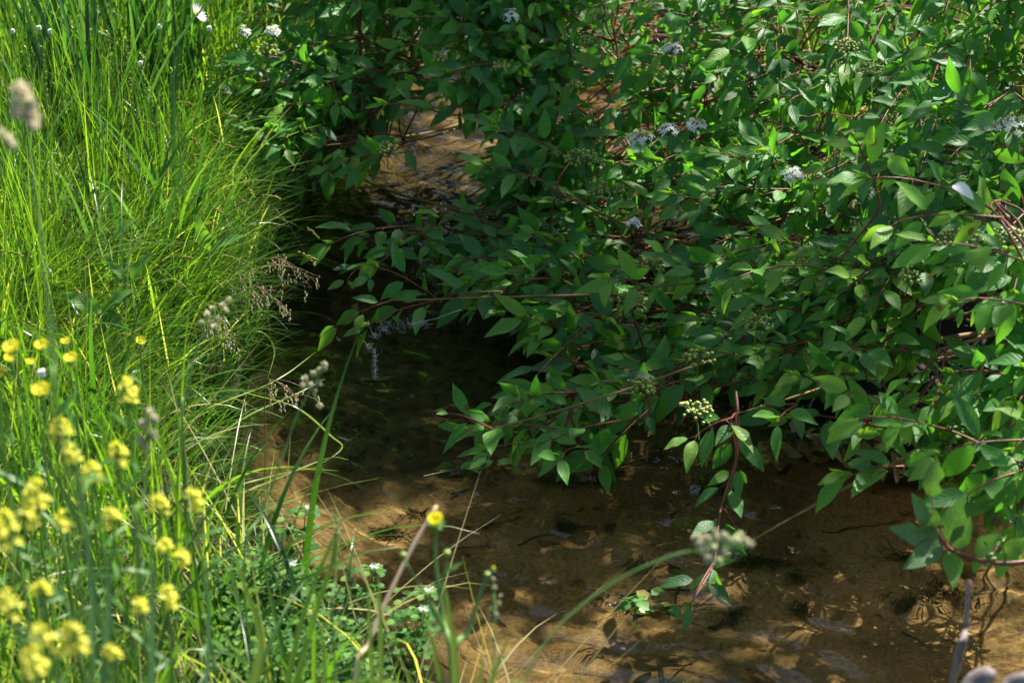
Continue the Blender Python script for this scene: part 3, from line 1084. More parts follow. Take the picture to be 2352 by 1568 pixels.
protos = [sedge_proto(i, l) for i, l in enumerate((.35, .5, .6))]
spots = []
for i in range(30):
    y = 2.12 + i * .095 + rng.uniform(-.03, .03)
    xs_ = np.linspace(-.9, .4, 400)
    s = signed(xs_, np.full(400, y))
    k = np.argmax(s > 0)
    x = xs_[k] - rng.uniform(.06, .22) - (.06 if y < 2.7 else 0)
    spots.append((x, y, rng.normal(-.15, .35), rng.uniform(.75, 1.1) * (.56 if y < 2.6 else .72 if y < 2.8 else (.9 if y < 3.4 else .6))))
for i in range(12):
    y = rng.uniform(2.5, 3.6)
    xs_ = np.linspace(-.9, .4, 400)
    x = xs_[np.argmax(signed(xs_, np.full(400, y)) > 0)] - rng.uniform(.2, .45)
    spots.append((x, y, rng.normal(-.4, .5), rng.uniform(.7, 1.0)))
SG = 'sedge tufts along the left bank'
for i, (x, y, rz, sc) in enumerate(spots):
    if y > 3.3 and i % 2:
        continue
    pr = protos[0 if y > 3.3 else (1 + i % 2)]
    o = copy_tree(pr)
    o.location = (x, y, float(height(x, y)) - .005)
    o.rotation_euler = (0, 0, rz)
    o.scale = (sc, sc, sc)
    near = y < 2.5
    tag(o, 'fine bright sedge tuft arching over the lower stretch of the left water edge' if near else
        (('fine green sedge tuft leaning over the dark water below the blurred cocksfoot head' if y < 2.85 else 'fine green sedge tuft leaning over the dark middle of the left water edge') if y < 3.4 else 'shaded fine sedge tuft at the far end of the left water edge'), 'sedge', SG)
for pr in protos:
    for ch in list(pr.children):
        bpy.data.objects.remove(ch)
    bpy.data.objects.remove(pr)


# broad bladed clumps in the upper left
def broad_clump(px, py, gz, n, Lr, label, w=(.006, .012), group=None):
    p = PZ(px, py, gz)
    p[2] = float(height(p[0], p[1]))
    mb = MB()
    a = rng.uniform(0, 2 * PI, n)
    rr = rng.uniform(0, .07, n)
    base = p + np.stack([rr * np.cos(a), rr * np.sin(a), 0 * a], 1)
    blades(mb, base, a + rng.normal(0, .5, n), rng.uniform(.02, .22, n), rng.uniform(.1, 1.0, n), rng.uniform(*Lr, n), rng.uniform(*w, n), 9, rng.random(n), 2.2, 2)
    tag(mb.build('reed_clump', M['reed'], None, p), label, 'reed', group)


RG = 'broad bladed reed clumps in the upper left'
for i, (px, py, n, L_, lab) in enumerate([(240, 420, 22, (.55, .85), 'broad bladed reed clump left of the daisy stem'), 
                                   (110, 300, 20, (.5, .8), 'broad bladed reed clump at the upper left edge'),
                                   (330, 300, 26, (.5, .85), 'dark broad bladed reed clump at the top between two others'), (30, 560, 12, (.25, .4), 'short reed clump at the left edge beside the blurred seed head'),
                                   (300, 640, 12, (.25, .4), 'loose reed clump above the buttercups'), (420, 560, 14, (.25, .42), 'loose reed clump near the single small buttercup'), (180, 250, 30, (.5, .85), 'tall dark reed clump crossing the top left edge'), (420, 250, 26, (.5, .8), 'tall dark reed clump under the daisy head'), (20, 400, 16, (.4, .6), 'reed clump at the left edge behind the large seed head')]):
    broad_clump(px, py, .2, n, L_, lab, group=RG)


# broad herb leaves (dock and burdock like) in the grass
def herb(px, py, d, lst, label):
    p = PD(px, py, d)
    p0 = p.copy()
    p0[2] = float(height(p[0], p[1]))
    t = thing('dock_plant', label, 'plant', p0)
    st = MB()
    for (dx, dy, L_, w) in lst:
        a = PD(px, py, d)
        b_ = PD(px + dx, py + dy, d - .03)
        tube(st, np.array([p0, (p0 + a) / 2 + rnd(3, .004), a]), .002, .0014, 5)
        mb = MB()
        leaves(mb, a, norm(b_ - a), norm(np.array([-.3, -.5, .8]) + rnd(3, .15)), L_ * .72, w, .2, .5, 'lance', 12, 4, .25, rng.uniform(.4, 1))
        mb.build('leaf', M['herb'], t, p0)
    st.build('stalk', M['stem'], t, p0)


herb(235, 715, 2.95, [(-70, -35, .10, .38), (60, -60, .09, .35), (40, 30, .08, .4)], 'dock plant with one wide sunlit leaf in the middle of the left grass')
herb(300, 650, 3.0, [(30, -70, .09, .36), (-40, -45, .08, .3)], 'dock plant with upright lance leaves above the wide leafed one')
herb(480, 575, 3.2, [(70, -45, .10, .28), (-30, -70, .09, .4)], 'dock plant with long pointed leaves below the small buttercup')
herb(440, 110, 4.2, [(25, -35, .10, .6), (-30, 40, .09, .6), (35, 20, .09, .55)], 'round leaved herb below the white daisy')
herb(600, 430, 3.7, [(-30, -40, .07, .6), (30, -20, .07, .6), (15, 30, .06, .6)], 'round leaved herb under the leftmost dogwood twigs')
herb(250, 560, 3.1, [(-30, -50, .10, .3), (40, -55, .10, .25)], 'blue green narrow leaved dock in the left grass')


# slender grass stems with spikes
def spike_grass(px0, py0, px1, py1, d, label, group, z0=None):
    top = PD(px0, py0, d)
    foot = PD(px1, py1, d)
    foot[2] = min(foot[2], float(height(foot[0], foot[1])))
    foot[2] = float(height(foot[0], foot[1]))
    t = thing('ryegrass_stem', label, 'grass stem', foot, group)
    pts = bez(foot, foot + [0, 0, (top[2] - foot[2]) * .4], top * .7 + foot * .3 + rnd(3, .01), top, 16)
    mb = MB()
    tube(mb, pts, .0012, .0008, 5)
    mb.build('stalk', M['stem'], t, foot)
    hd = MB()
    n = 22
    q = pts[-1] + (pts[-7] - pts[-1]) * np.linspace(0, 1, n)[:, None]
    sx = np.array([1., 0, 0]) * .0016 * ((np.arange(n) % 2) * 2 - 1)[:, None]
    blobs(hd, q + sx, .0017, norm(pts[-1] - pts[-7]) + sx * 250, 3.2, .2 + .5 * rng.random(n))
    hd.build('spike', M['berry'], t, foot)


for i, (a, b_, c_, d_) in enumerate([(248, 75, 255, 420), (290, 90, 310, 420), (325, 125, 330, 400), (97, 110, 120, 460), (60, 110, 105, 470), (308, 190, 322, 430), (285, 265, 300, 420), (345, 210, 345, 420),
                                     (145, 340, 150, 520), (395, 160, 385, 430)]):
    spike_grass(a, b_, c_, d_, 3.6, 'thin ryegrass stem with a knobbly green spike in the upper left grass', 'ryegrass stems in the upper left grass')


# ------------------------------------------------------------------ flowers and seed heads
def petals(mb, p, up, n, L, w, cup, tint=.6, nt=6, kind='petal', a0=0):
    up = norm(up)
    v = norm(np.cross(up, [.3, 1, .1]))
    u = np.cross(up, v)
    a = a0 + np.arange(n) / n * 2 * PI
    r = np.cos(a)[:, None] * v + np.sin(a)[:, None] * u
    leaves(mb, np.repeat(p[None], n, 0) + r * L * .06, r * math.cos(cup) + up * math.sin(cup), up, L, w, .15, -.5, kind, nt, 4, .05, tint + rng.uniform(-.1, .3, n))


def foot_of(p, lean=(0, 0)):
    f = np.array([p[0] + lean[0], p[1] + lean[1], 0.])
    f[2] = float(height(f[0], f[1])) - .004
    return f


def buttercup(px, py, d, s, label, lean=(0, 0), cup=.5, via=None, buds=(), group=None, small_leaves=True):
    p = PD(px, py, d)
    f = foot_of(p, lean) if via is None else foot_of(PD(*via[-1]))
    t = thing('buttercup', label, 'flower', f, group)
    pts = bez(f, f + [0, 0, (p[2] - f[2]) * .5], p - np.array([0, 0, .05]) - rnd(3, .003), p, 14) if via is None else spline([f] + [PD(*q) for q in via[::-1][1:]] + [p], 6)
    st = MB()
    tube(st, pts, .0016 if via is None else .0034, .0009 if via is None else .0016, 6)
    for (bx, by, at) in buds:
        b_ = PD(bx, by, d)
        j = int(at * (len(pts) - 1))
        tube(st, bez(pts[j], pts[j] + (b_ - pts[j]) * .3 + [0, 0, .01], b_ - [0, 0, .01], b_, 7), .0015, .0010, 5)
    st.build('stalk', M['stem'], t, f)
    up = norm(np.array([rng.normal(0, .15), -.25 + rng.normal(0, .15), 1]))
    fl = MB()
    petals(fl, p, up, 5, .0082 * s, 1.05, cup, .5)
    h = fl.build('petals', M['yellow'], t, f)
    ct = MB()
    q = p + up * .002 * s + rng.normal(0, .0016 * s, (16, 3))
    blobs(ct, q, .0008 * s, up, 1.5, rng.random(16))
    ct.build('stamens', M['mustard'], h, f)
    sp = MB()
    petals(sp, p - up * .0008, up, 5, .006 * s, .6, -.3, .3, 3, 'lance')
    sp.build('sepals', M['herb'], t, f)
    for (bx, by, at) in buds:
        bm = MB()
        blobs(bm, PD(bx, by, d), .0036, [0, 0, 1], 1.15, .25)
        bm.build('bud', M['berry'], t, f)
    if small_leaves:
        lv = MB()
        for k in range(3):
            j = int(len(pts) * rng.uniform(.25, .7))
            leaves(lv, pts[j], norm(np.array([rng.normal(), rng.normal(), .9])), norm([rng.normal(0, .3), -.5, 1]), rng.uniform(.03, .055), .14, .1, .6, 'lance', 5, 2, .1, .6)
        lv.build('leaf', M['herb'], t, f)


BG = 'buttercups at the left edge'
for px, py, d, s, lab in [(30, 803, 1.95, 1.35, 'large blurred buttercup at the left edge, upper of the close pair'), (25, 826, 1.98, 1.0, 'blurred buttercup just below the largest one at the left edge'),
                          (97, 798, 2.0, 1.15, 'rounded blurred buttercup right of the close pair'), (72, 835, 2.05, .8, 'small round buttercup in the middle of the left group'),
                          (166, 827, 2.1, 1.2, 'wide open buttercup at the right end of the left group'), (2, 862, 1.95, 1.3, 'buttercup cut off by the left edge of the photo'),
                          (98, 902, 1.85, 1.4, 'lowest and widest buttercup of the left group'), (322, 787, 2.75, 1.25, 'sharp single buttercup on a brown stalk in the middle of the left grass'),
                          (478, 514, 3.3, .8, 'tiny distant buttercup near the dock leaves'), (152, 787, 2.3, .9, 'half open buttercup above the left group'), (416, 1080, 1.9, .01, '')]:
    if lab:
        buttercup(px, py, d, s, lab, group=BG if px < 200 else None)
buttercup(1003, 1203, 1.72, 1.45, 'single bright buttercup on a branching green stalk at the bottom centre', cup=.8,
          via=[(1000, 1290, 1.73), (1018, 1420, 1.74), (1040, 1575, 1.75), (1050, 1680, 1.8)], buds=((926, 1275, .45), (1027, 1270, .6)), small_leaves=True)
buttercup(1133, 1306, 1.75, .45, 'small yellow buttercup bud on a thin stalk right of the bottom centre flower', cup=1.2,
          via=[(1110, 1345, 1.75), (1075, 1450, 1.76), (1040, 1560, 1.76), (1030, 1680, 1.8)], buds=((1120, 1320, .9),), small_leaves=False)


def mustard(px, py, d, s, label, group):
    s *= .76
    p = PD(px, py, d)
    f = foot_of(p, (rng.normal(0, .03), rng.normal(0, .03)))
    t = thing('mustard_plant', label, 'flower', f, group)
    pts = bez(f, f + [rng.normal(0, .02), 0, (p[2] - f[2]) * .5], p - np.array([0, 0, .06]), p, 12)
    st = MB()
    tube(st, pts, .0018, .001, 6)
    lv = MB()
    for k in range(5):
        j = rng.integers(3, 10)
        leaves(lv, pts[j], norm([rng.normal(), rng.normal(), .8]), norm([0, -.4, 1]), rng.uniform(.022, .04), .13, .2, .6, 'lance', 5, 2, .2, rng.random())
    fl = MB()
    n = int(22 * s)
    for k in range(n):
        a = rng.uniform(0, 2 * PI)
        h = -.022 * s * (k / n)
        rr = (.002 + .0065 * (k / n) ** .5) * s
        q = p + np.array([rr * math.cos(a), rr * math.sin(a), h + .006])
        tube(st, np.array([p + [0, 0, h - .006], q]), .0005, .0004, 3)
        petals(fl, q, norm([math.cos(a) * .7, math.sin(a) * .7, .9]), 4, .0046, .85, .35, .5, 2, 'petal', rng.uniform(0, 1))
    st.build('stalk', M['stem'], t, f)
    fl.build('flower_cluster', M['mustard'], t, f)
    lv.build('leaf', M['herb'], t, f)


MG = 'blurred yellow mustard flowers in the lower left'
MLAB = ['topmost blurred yellow mustard cluster of the lower left',
        'mustard cluster left of and below the topmost one',
        'small mustard cluster just under the second highest at left',
        'mustard cluster straight below the topmost one',
        'mustard cluster between two others in the middle of the left group',
        'wide mustard cluster near the left edge at the height of the lower sedge',
        'mustard cluster just below the wide one near the left edge',
        'large mustard cluster cut by the left edge',
        'faint mustard cluster in the gap left of the centre of the group',
        'mustard cluster in the middle of the row, left of the two outermost',
        'mustard cluster second from the right in the upper row',
        'rightmost mustard cluster in front of the sedge',
        'faint pale mustard cluster below the second from the right',
        'small mustard cluster lowest of the pair above the watercress',
        'round mustard cluster at the left edge in the bottom row group',
        'mustard cluster above and right of the round one at the left edge',
        'mustard cluster right of centre near the watercress',
        'thin narrow mustard cluster left of the watercress',
        'broad mustard cluster in the bottom left corner, left of the tallest',
        'tallest brightest mustard cluster in the bottom left corner',
        'lowest mustard cluster at the bottom left corner',
        'pale small mustard cluster at the bottom, right of the corner ones']
for i, (px, py, d, s) in enumerate([(290, 885, 1.75, 1.3), (140, 980, 1.6, 1.2), (165, 1042, 1.6, .9), (270, 1035, 1.65, 1.1), (210, 1080, 1.65, 1.1), (82, 1120, 1.55, 1.3), (62, 1178, 1.55, 1),
                                    (8, 1195, 1.45, 1.5), (145, 1192, 1.6, .8), (255, 1183, 1.65, 1), (365, 1152, 1.7, 1), (445, 1137, 1.7, 1.1), (378, 1255, 1.65, .7), (415, 1280, 1.65, .8),
                                    (20, 1375, 1.45, 1.2), (95, 1355, 1.5, .9), (385, 1365, 1.6, 1), (320, 1392, 1.6, .7), (98, 1452, 1.42, 1.3), (165, 1450, 1.42, 1.4), (75, 1505, 1.4, 1.2), (258, 1498, 1.5, .7)]):
    lab = MLAB[i]
    mustard(px, py, d, s, lab, MG)


def cocksfoot(head, stem, d, s, label, tint=.5):
    """head: list of px clumps (x, y, r px); stem: px polyline from head down."""
    f = foot_of(PD(*stem[-1], d))
    t = thing('cocksfoot_grass', label, 'grass stem', f)
    pts = spline([f] + [PD(x, y, d) for x, y in stem[::-1]], 6)
    st = MB()
    tube(st, pts, .0016 * s, .001 * s, 6)
    hd = MB()
    top = pts[-1]
    for x, y, r in head:
        c = PD(x, y, d + rng.normal(0, .004))
        R_ = r / 2352 * 2 * TH * d
        tube(st, bez(top * .9 + c * .1, top * .5 + c * .5 - [0, 0, .002], c, c, 5), .0006, .0005, 4)
        n = 30
        u_ = norm(rng.normal(0, 1, (n, 3))) * rng.random((n, 1)) ** .4
        q = c + u_ * R_ * np.array([.62, .62, .8])
        blobs(hd, q, R_ * .24, norm(u_ + np.array([0, 0, .7])), 1.9, np.clip(tint + rng.normal(0, .2, n), 0, 1))
        q = q[:12]
        n = 12
        leaves(hd, q, norm(q - c + np.array([0, 0, R_ * .6]) + rng.normal(0, R_ * .2, (n, 3))), rng.normal(0, 1, (n, 3)), R_ * .75, .35, .4, .2, 'lance', 3, 2, .0, np.clip(tint + rng.normal(0, .25, n), 0, 1))
    st.build('stalk', M['stem'], t, f)
    hd.build('seed_head', M['seed'], t, f)


cocksfoot([(42, 205, 20), (62, 215, 18), (38, 235, 18), (70, 238, 18), (60, 262, 18), (82, 270, 15), (35, 262, 15), (76, 290, 16)],
          [(60, 270), (75, 400), (100, 600), (125, 850), (145, 1050)], 1.35, 1.0, 'large blurred pale seed head on a tall green stalk at the upper left edge', .85)
cocksfoot([(5, 310, 14), (18, 322, 15), (30, 335, 12)], [(15, 325), (-20, 500), (-25, 800)], 1.4, 1.2, 'small pale seed head cut by the left edge below the large blurred one', .8)
cocksfoot([(488, 710, 9), (475, 722, 10), (500, 735, 9), (512, 700, 9), (525, 690, 9), (480, 738, 8), (492, 750, 9), (518, 712, 8), (462, 742, 7)],
          [(500, 735), (455, 790), (430, 900), (420, 1000)], 2.1, 1, 'grey green cocksfoot head in the middle of the left grass', .45)
cocksfoot([(735, 850, 9), (745, 838, 9), (720, 858, 9), (700, 870, 10), (712, 885, 9), (732, 880, 9), (696, 885, 8), (722, 900, 8), (735, 932, 8), (745, 845, 8)],
          [(715, 890), (680, 960), (645, 1060), (600, 1180), (560, 1300)], 2.0, 1, 'cocksfoot head silhouetted on the dark water at the left bank', .45)
cocksfoot([(1600, 1235, 14), (1622, 1240, 14), (1645, 1235, 12), (1665, 1232, 13), (1690, 1240, 13), (1712, 1245, 13), (1640, 1262, 14), (1662, 1270, 13), (1615, 1265, 14), (1628, 1285, 15), (1650, 1290, 12),
           (1700, 1232, 12), (1608, 1250, 12), (1640, 1220, 10), (1725, 1250, 10)],
          [(1640, 1262), (1555, 1272), (1430, 1325), (1330, 1395), (1262, 1462), (1200, 1570), (1180, 1660)], 1.6, .85, 'pale cocksfoot head on a long arched stalk in front of the water', .5)
cocksfoot([(1133, 1330, 6), (1136, 1350, 7), (1132, 1372, 7), (1145, 1385, 7), (1128, 1398, 7), (1150, 1368, 6), (1140, 1410, 6)], [(1136, 1400), (1137, 1470), (1130, 1560), (1125, 1650)], 1.8, .8,
          'thin cocksfoot head right of the bottom centre buttercup', .3)
cocksfoot([(345, 950, 14), (330, 975, 14), (350, 1000, 14), (335, 1025, 13), (355, 965, 12), (320, 1010, 12)], [(340, 1010), (330, 1150), (315, 1300)], 1.6, 1.1, 'greyish blurred grass plume among the mustard flowers', .6)
cocksfoot([(1150, 1200, 1)] if 0 else [(775, 1195, 5), (772, 1210, 6), (778, 1225, 5), (770, 1240, 5)], [(775, 1220), (770, 1330), (765, 1450)], 1.85, .8, 'narrow green seed head above the watercress', .25)

# wispy brown panicles drooping from the middle bank
def panicle(px, py, bx, by, label):
    d = np.linalg.norm(PZ(px, py, .16) - CAM)
    tip = PD(px, py, d)
    f = PZ(bx, by, .14)
    f[2] = float(height(f[0], f[1]))
    t = thing('grass_panicle', label, 'seed head', f, 'drooping brown seed heads on the left bank')
    pts = bez(f, f + [.02, 0, .20], tip + [-.08, 0, .10], tip, 16)
    st, hd = MB(), MB()
    tube(st, pts, .0010, .0005, 4)
    for k in range(16):
        a = pts[7 + k // 2]
        e = a + np.array([rng.normal(.012, .014), rng.normal(0, .014), -rng.uniform(.008, .035)])
        tube(st, bez(a, a + [0, 0, .006], e + [0, 0, .01], e, 5), .0004, .0003, 3)
        q = e + np.stack([rng.normal(0, .0015, 5), rng.normal(0, .0015, 5), np.linspace(.010, -.008, 5)], 1)
        blobs(hd, q, .0011, [0, 0, 1], 2.6, .45 + .5 * rng.random(5))
    st.build('stalk', M['redstem'], t, f)
    hd.build('seed_head', M['seed'], t, f)


for q in [(715, 660, 590, 640, 'wispy brown panicle drooping farthest over the dark water'), (665, 725, 560, 700, 'brown panicle with hanging side strands above the bank hollow'), (600, 690, 500, 700, 'brown panicle left of the drooping pair'),
          (430, 540, 380, 560, 'greyish brown panicle beside the dock leaves'), (400, 560, 350, 590, 'small brown panicle in the middle of the left grass'), (700, 930, 590, 900, 'thin hanging panicle by the cocksfoot head on dark water'),
          (560, 800, 470, 800, 'brown panicle above the bright lower sedges')]:
    panicle(*q)

# dead reed standing in front of the water
f = foot_of(PD(790, 1640, 1.9))
mb = MB()
tube(mb, spline([f] + [PD(x, y, 1.95) for x, y in ((815, 1568), (845, 1480), (880, 1395), (925, 1300), (965, 1225), (1003, 1162))], 5), .0027, .0022, 8, knots=.08)
tag(mb.build('dry_reed', M['straw'], None, f), 'straight dry tan reed standing left of the bottom centre buttercup', 'reed')


# near grass blades crossing the bottom edge, each its own
def blade_thing(pxs, d, w, label, tint=.6, mat='grass'):
    q_n = .3 if mat == 'reed' else 1
    pts = spline([PD(x, y, d) for x, y in pxs], 5)
    f = pts[0].copy()
    n = len(pts)
    t_ = np.linspace(0, 1, n)[:, None]
    s = norm(np.array([1, .25, .1]))
    wd = w * (.62 if q_n > .36 else .42) * np.clip(1.02 - t_ ** 2.2, .05, 1)
    V = np.stack([pts - s * wd, pts + np.array([0, .0006, -.0006]), pts + s * wd], 1)
    i = np.arange(n * 3).reshape(n, 3)
    F = np.stack([i[:-1, :-1], i[:-1, 1:], i[1:, 1:], i[1:, :-1]], -1).reshape(-1, 4)
    mb = MB()
    mb.add(V.reshape(-1, 3), F, None, tint)
    tag(mb.build('tall_grass', M[mat], None, f), label, 'grass blade', 'large near grass blades along the bottom')


BL = 'broad bright grass blade standing in front of the lower water edge'
for q, d, w, ti in [([(660, 1640), (720, 1420), (770, 1260), (768, 1140)], 1.85, .006, .5), ([(640, 1650), (700, 1400), (760, 1250), (790, 1185)], 1.9, .005, .4), ([(870, 1660), (875, 1480), (868, 1300)], 1.8, .005, .7),
                    ([(860, 1650), (850, 1450), (845, 1320)], 1.8, .004, .7), ([(1050, 1660), (1042, 1480), (1018, 1330)], 1.72, .006, .75), ([(1090, 1660), (1130, 1560), (1175, 1440)], 1.7, .006, .8),
                    ([(1030, 1660), (1000, 1500), (965, 1390)], 1.75, .004, .6), ([(1080, 1660), (1100, 1580), (1110, 1500)], 1.7, .005, .7), ([(560, 1650), (600, 1480), (560, 1340), (540, 1280)], 1.75, .005, .65),
                    ([(520, 1660), (590, 1520), (600, 1400)], 1.8, .005, .55), ([(800, 1660), (820, 1560), (830, 1460)], 1.8, .004, .7), ([(740, 1660), (745, 1530), (735, 1400)], 1.85, .004, .6),
                    ([(205, 1660), (215, 1400), (190, 1150), (160, 960)], 1.5, .007, .2), ([(230, 1640), (250, 1400), (240, 1250)], 1.5, .008, .2), ([(350, 1640), (350, 1380), (345, 1180)], 1.55, .006, .3),
                    ([(470, 1640), (480, 1420), (470, 1280)], 1.6, .006, .35)]:
    ti = min(ti + .2, .88) if ti > .36 else ti
    blade_thing(q, d, w, BL if q[0][0] > 500 else 'tall blurred blue green grass blade in the lower left corner', ti if ti > .36 else ti + .6, 'grass' if ti > .36 else 'reed')


# long blades reaching over the water from the left bank
for q, ti, lab in [([(420, 1060), (560, 960), (690, 900), (745, 870)], .7, 'upper pale sedge blade reaching out to the cocksfoot head'), ([(400, 1150), (560, 1110), (690, 1078), (778, 1080)], .8, 'straight sedge blade tip above the sunlit sand patch'),
                   ([(430, 1180), (560, 1130), (680, 1080), (760, 1050), (800, 1055)], .75, 'sedge blade with a pale hooked tip over the water'), ([(560, 900), (680, 935), (760, 1000), (785, 1030), (720, 1075)], .8, 'long curved sedge blade bent down onto the water'),
                   ([(480, 790), (590, 760), (630, 800), (615, 870)], .6, 'arched sedge blade hanging at the dark bank hollow'), ([(420, 1450), (560, 1440), (680, 1400), (735, 1385)], .97, 'dry pale grass blade lying over the watercress'),
                   ([(560, 1250), (640, 1290), (700, 1340), (780, 1390)], .7, 'thin blade sloping down into the watercress'), ([(300, 1000), (520, 920), (640, 870), (725, 808)], .8, 'sedge stem ending in a pale tip on the dark water')]:
    pts = spline([PZ(q[0][0], q[0][1], .16)] + [PD(x, y, np.linalg.norm(PZ(x, y, .1) - CAM)) for x, y in q[1:]], 6)
    mb = MB()
    n = len(pts)
    tn = norm(np.gradient(pts, axis=0))
    s = norm(np.cross(tn, [0, 0, 1.]))
    wd = .0042 * .5 * np.clip(1.02 - np.linspace(0, 1, n)[:, None] ** 2.5, .08, 1)
    V = np.stack([pts - s * wd, pts - [0, 0, .0008], pts + s * wd], 1)
    i = np.arange(n * 3).reshape(n, 3)
    F = np.stack([i[:-1, :-1], i[:-1, 1:], i[1:, 1:], i[1:, :-1]], -1).reshape(-1, 4)
    mb.add(V.reshape(-1, 3), F, None, ti)
    tag(mb.build('long_grass', M['grass'], None, pts[0]), lab, 'grass blade', 'long sedge blades over the water')


# ox-eye daisy and white buds
def daisy(px, py, d):
    p = PD(px, py, d)
    f = foot_of(PD(385, 420, d))
    t = thing('daisy', 'white daisy seen from the side at the top of the left grass', 'flower', f)
    st = MB()
    tube(st, spline([f, PD(390, 330, d), PD(400, 150, d), PD(430, 60, d), p], 6), .0016, .0013, 6)
    st.build('stalk', M['stem'], t, f)
    up = norm([.85, -.15, .55])
    fl = MB()
    petals(fl, p, up, 19, .023, .24, .1, .5, 5, 'lance')
    fl.build('petals', M['white'], t, f)
    c_ = MB()
    q = p + up * .002 + rng.normal(0, .003, (30, 3))
    blobs(c_, q, .0014, None, 1, rng.random(30))
    c_.build('disc', M['mustard'], t, f)


daisy(452, 32, 3.7)
for px, py, lab in [(28, 73, 'white flower bud at the far upper left corner'), (89, 65, 'left of two neighbouring white buds at upper left'), (115, 73, 'right of two neighbouring white buds at upper left'), (365, 62, 'white bud left of the daisy'),
                    (322, 146, 'white bud below and left of the daisy'), (480, 66, 'white bud just right below the daisy'), (96, 857, 'white bud between the buttercups at the left edge')]:
    d = 3.6 if py < 400 else 2.1
    p = PD(px, py, d)
    f = foot_of(p, (rng.normal(0, .02), rng.normal(0, .02)))
    t = thing('flower_bud', lab, 'flower bud', f, 'white buds in the left grass')
    st = MB()
    tube(st, bez(f, f + [0, 0, .1], p - [0, 0, .05], p, 10), .0011, .0008, 5)
    st.build('stalk', M['stem'], t, f)
    bm = MB()
    blobs(bm, np.array([p, p + [.001, 0, .0015]]), [.0055, .0045], [0, 0, 1], 1.0, .9)
    bm.build('bud', M['white'], t, f)

# ------------------------------------------------------------------ watercress at the lower bank
def cress_proto(k, fl):
    t = thing('watercress_plant', '', 'plant', (0, 0, 0))
    st, lv = MB(), MB()
    for j in range(5):
        e = np.array([rng.normal(0, .035), rng.normal(0, .035), rng.uniform(.05, .11)])
        pts = bez([0, 0, -.02], [e[0] * .3, e[1] * .3, e[2] * .5], [e[0] * .8, e[1] * .8, e[2] * .9], e, 9)
        tube(st, pts, .0014, .0008, 5)
        for i in (2, 4, 6, 8):
            for m_ in range(4):
                a = rng.uniform(0, 2 * PI)
                q = pts[i] + np.array([math.cos(a), math.sin(a), .2]) * rng.uniform(.006, .018)
                tube(st, np.array([pts[i], q]), .0005, .0004, 3)
                leaves(lv, q, norm([math.cos(a), math.sin(a), .1]), norm([rng.normal(0, .3), rng.normal(0, .3) - .2, 1]), rng.uniform(.010, .019), .8, .1, .4, 'round', 5, 4, .08, rng.random())
    lv.build('leaves', M['cress'], t)
    st.build('stalks', M['stem'], t)
    if fl:
        fm = MB()
        for j in range(5):
            q = pts[-1] + np.array([rng.normal(0, .006), rng.normal(0, .006), .012 + rng.normal(0, .002)])
            petals(fm, q, norm([rng.normal(0, .4), rng.normal(0, .4) - .2, 1]), 4, .0050, .8, .2, .8, 2, 'petal', rng.random())
        fm.build('flower_cluster', M['white'], t)
    return t


cp = [cress_proto(i, False) for i in range(4)]
cf = cress_proto(9, True)
cells = []
for _ in range(4000):
    px, py = rng.uniform(480, 1010), rng.uniform(1335, 1640)
    lim = np.interp(py, [1330, 1360, 1400, 1450, 1500, 1568, 1640], [600, 650, 670, 710, 750, 820, 870])
    if px < lim and px > np.interp(py, [1270, 1400, 1640], [500, 520, 540]):
        cells.append((px, py))
    if len(cells) >= 80:
        break
CG = 'watercress plants at the lower left water edge'
for i, (px, py) in enumerate(cells):
    p = PZ(px, py, .03)
    for _ in range(6):
        p = PZ(px, py, max(float(height(p[0], p[1])), -.01))
    o = copy_tree(cp[i % 4])
    z = max(float(height(p[0], p[1])), -.01)
    o.location = (p[0], p[1], z)
    o.rotation_euler = (0, 0, rng.uniform(0, 6.28))
    sc = rng.uniform(.40, .72)
    o.scale = (sc, sc, sc)
    tag(o, 'round leaved green watercress plant crowded at the lower left water edge', 'plant', CG)
for px, py, lab in [(697, 1312, 'uppermost white flowered watercress by the open water'), (965, 1503, 'watercress with the largest white flower head near the bottom centre'),
                    (952, 1557, 'white flowered watercress at the very bottom edge'), (655, 1455, 'small white flowered watercress inside the green patch'), (843, 1447, 'white flowered watercress beside the dry reed')]:
    p = PZ(px, py, .12)
    o = copy_tree(cf)
    off = np.array(cf.children[-1].data.vertices[0].co)
    z = max(float(height(p[0], p[1])), -.01)
    q = PZ(px, py, z + off[2])
    o.scale = (.8, .8, .8)
    q = PZ(px, py, z + off[2] * .8)
    o.location = (q[0] - off[0] * .8, q[1] - off[1] * .8, z)
    tag(o, lab, 'plant', CG)
for pr in cp + [cf]:
    for ch in list(pr.children):
        bpy.data.objects.remove(ch)
    bpy.data.objects.remove(pr)

# ------------------------------------------------------------------ debris, twigs, sunken leaves
def flat_leaf(px, py, z, ang, L_, label, mat, tint, name='fallen_leaf', group=None, w=.45):
    p = PZ(px, py, z)
    if name == 'sunken_leaf':
        p[2] = float(height(p[0], p[1])) + .008
    mb = MB()
    leaves(mb, p, [math.cos(ang), math.sin(ang), .02], norm([rng.normal(0, .15), rng.normal(0, .15), 1]), L_, w, .15, .3, 'dogwood', 8, 4, .3, tint)
    tag(mb.build(name, M[mat], None, p), label, 'leaf', group)


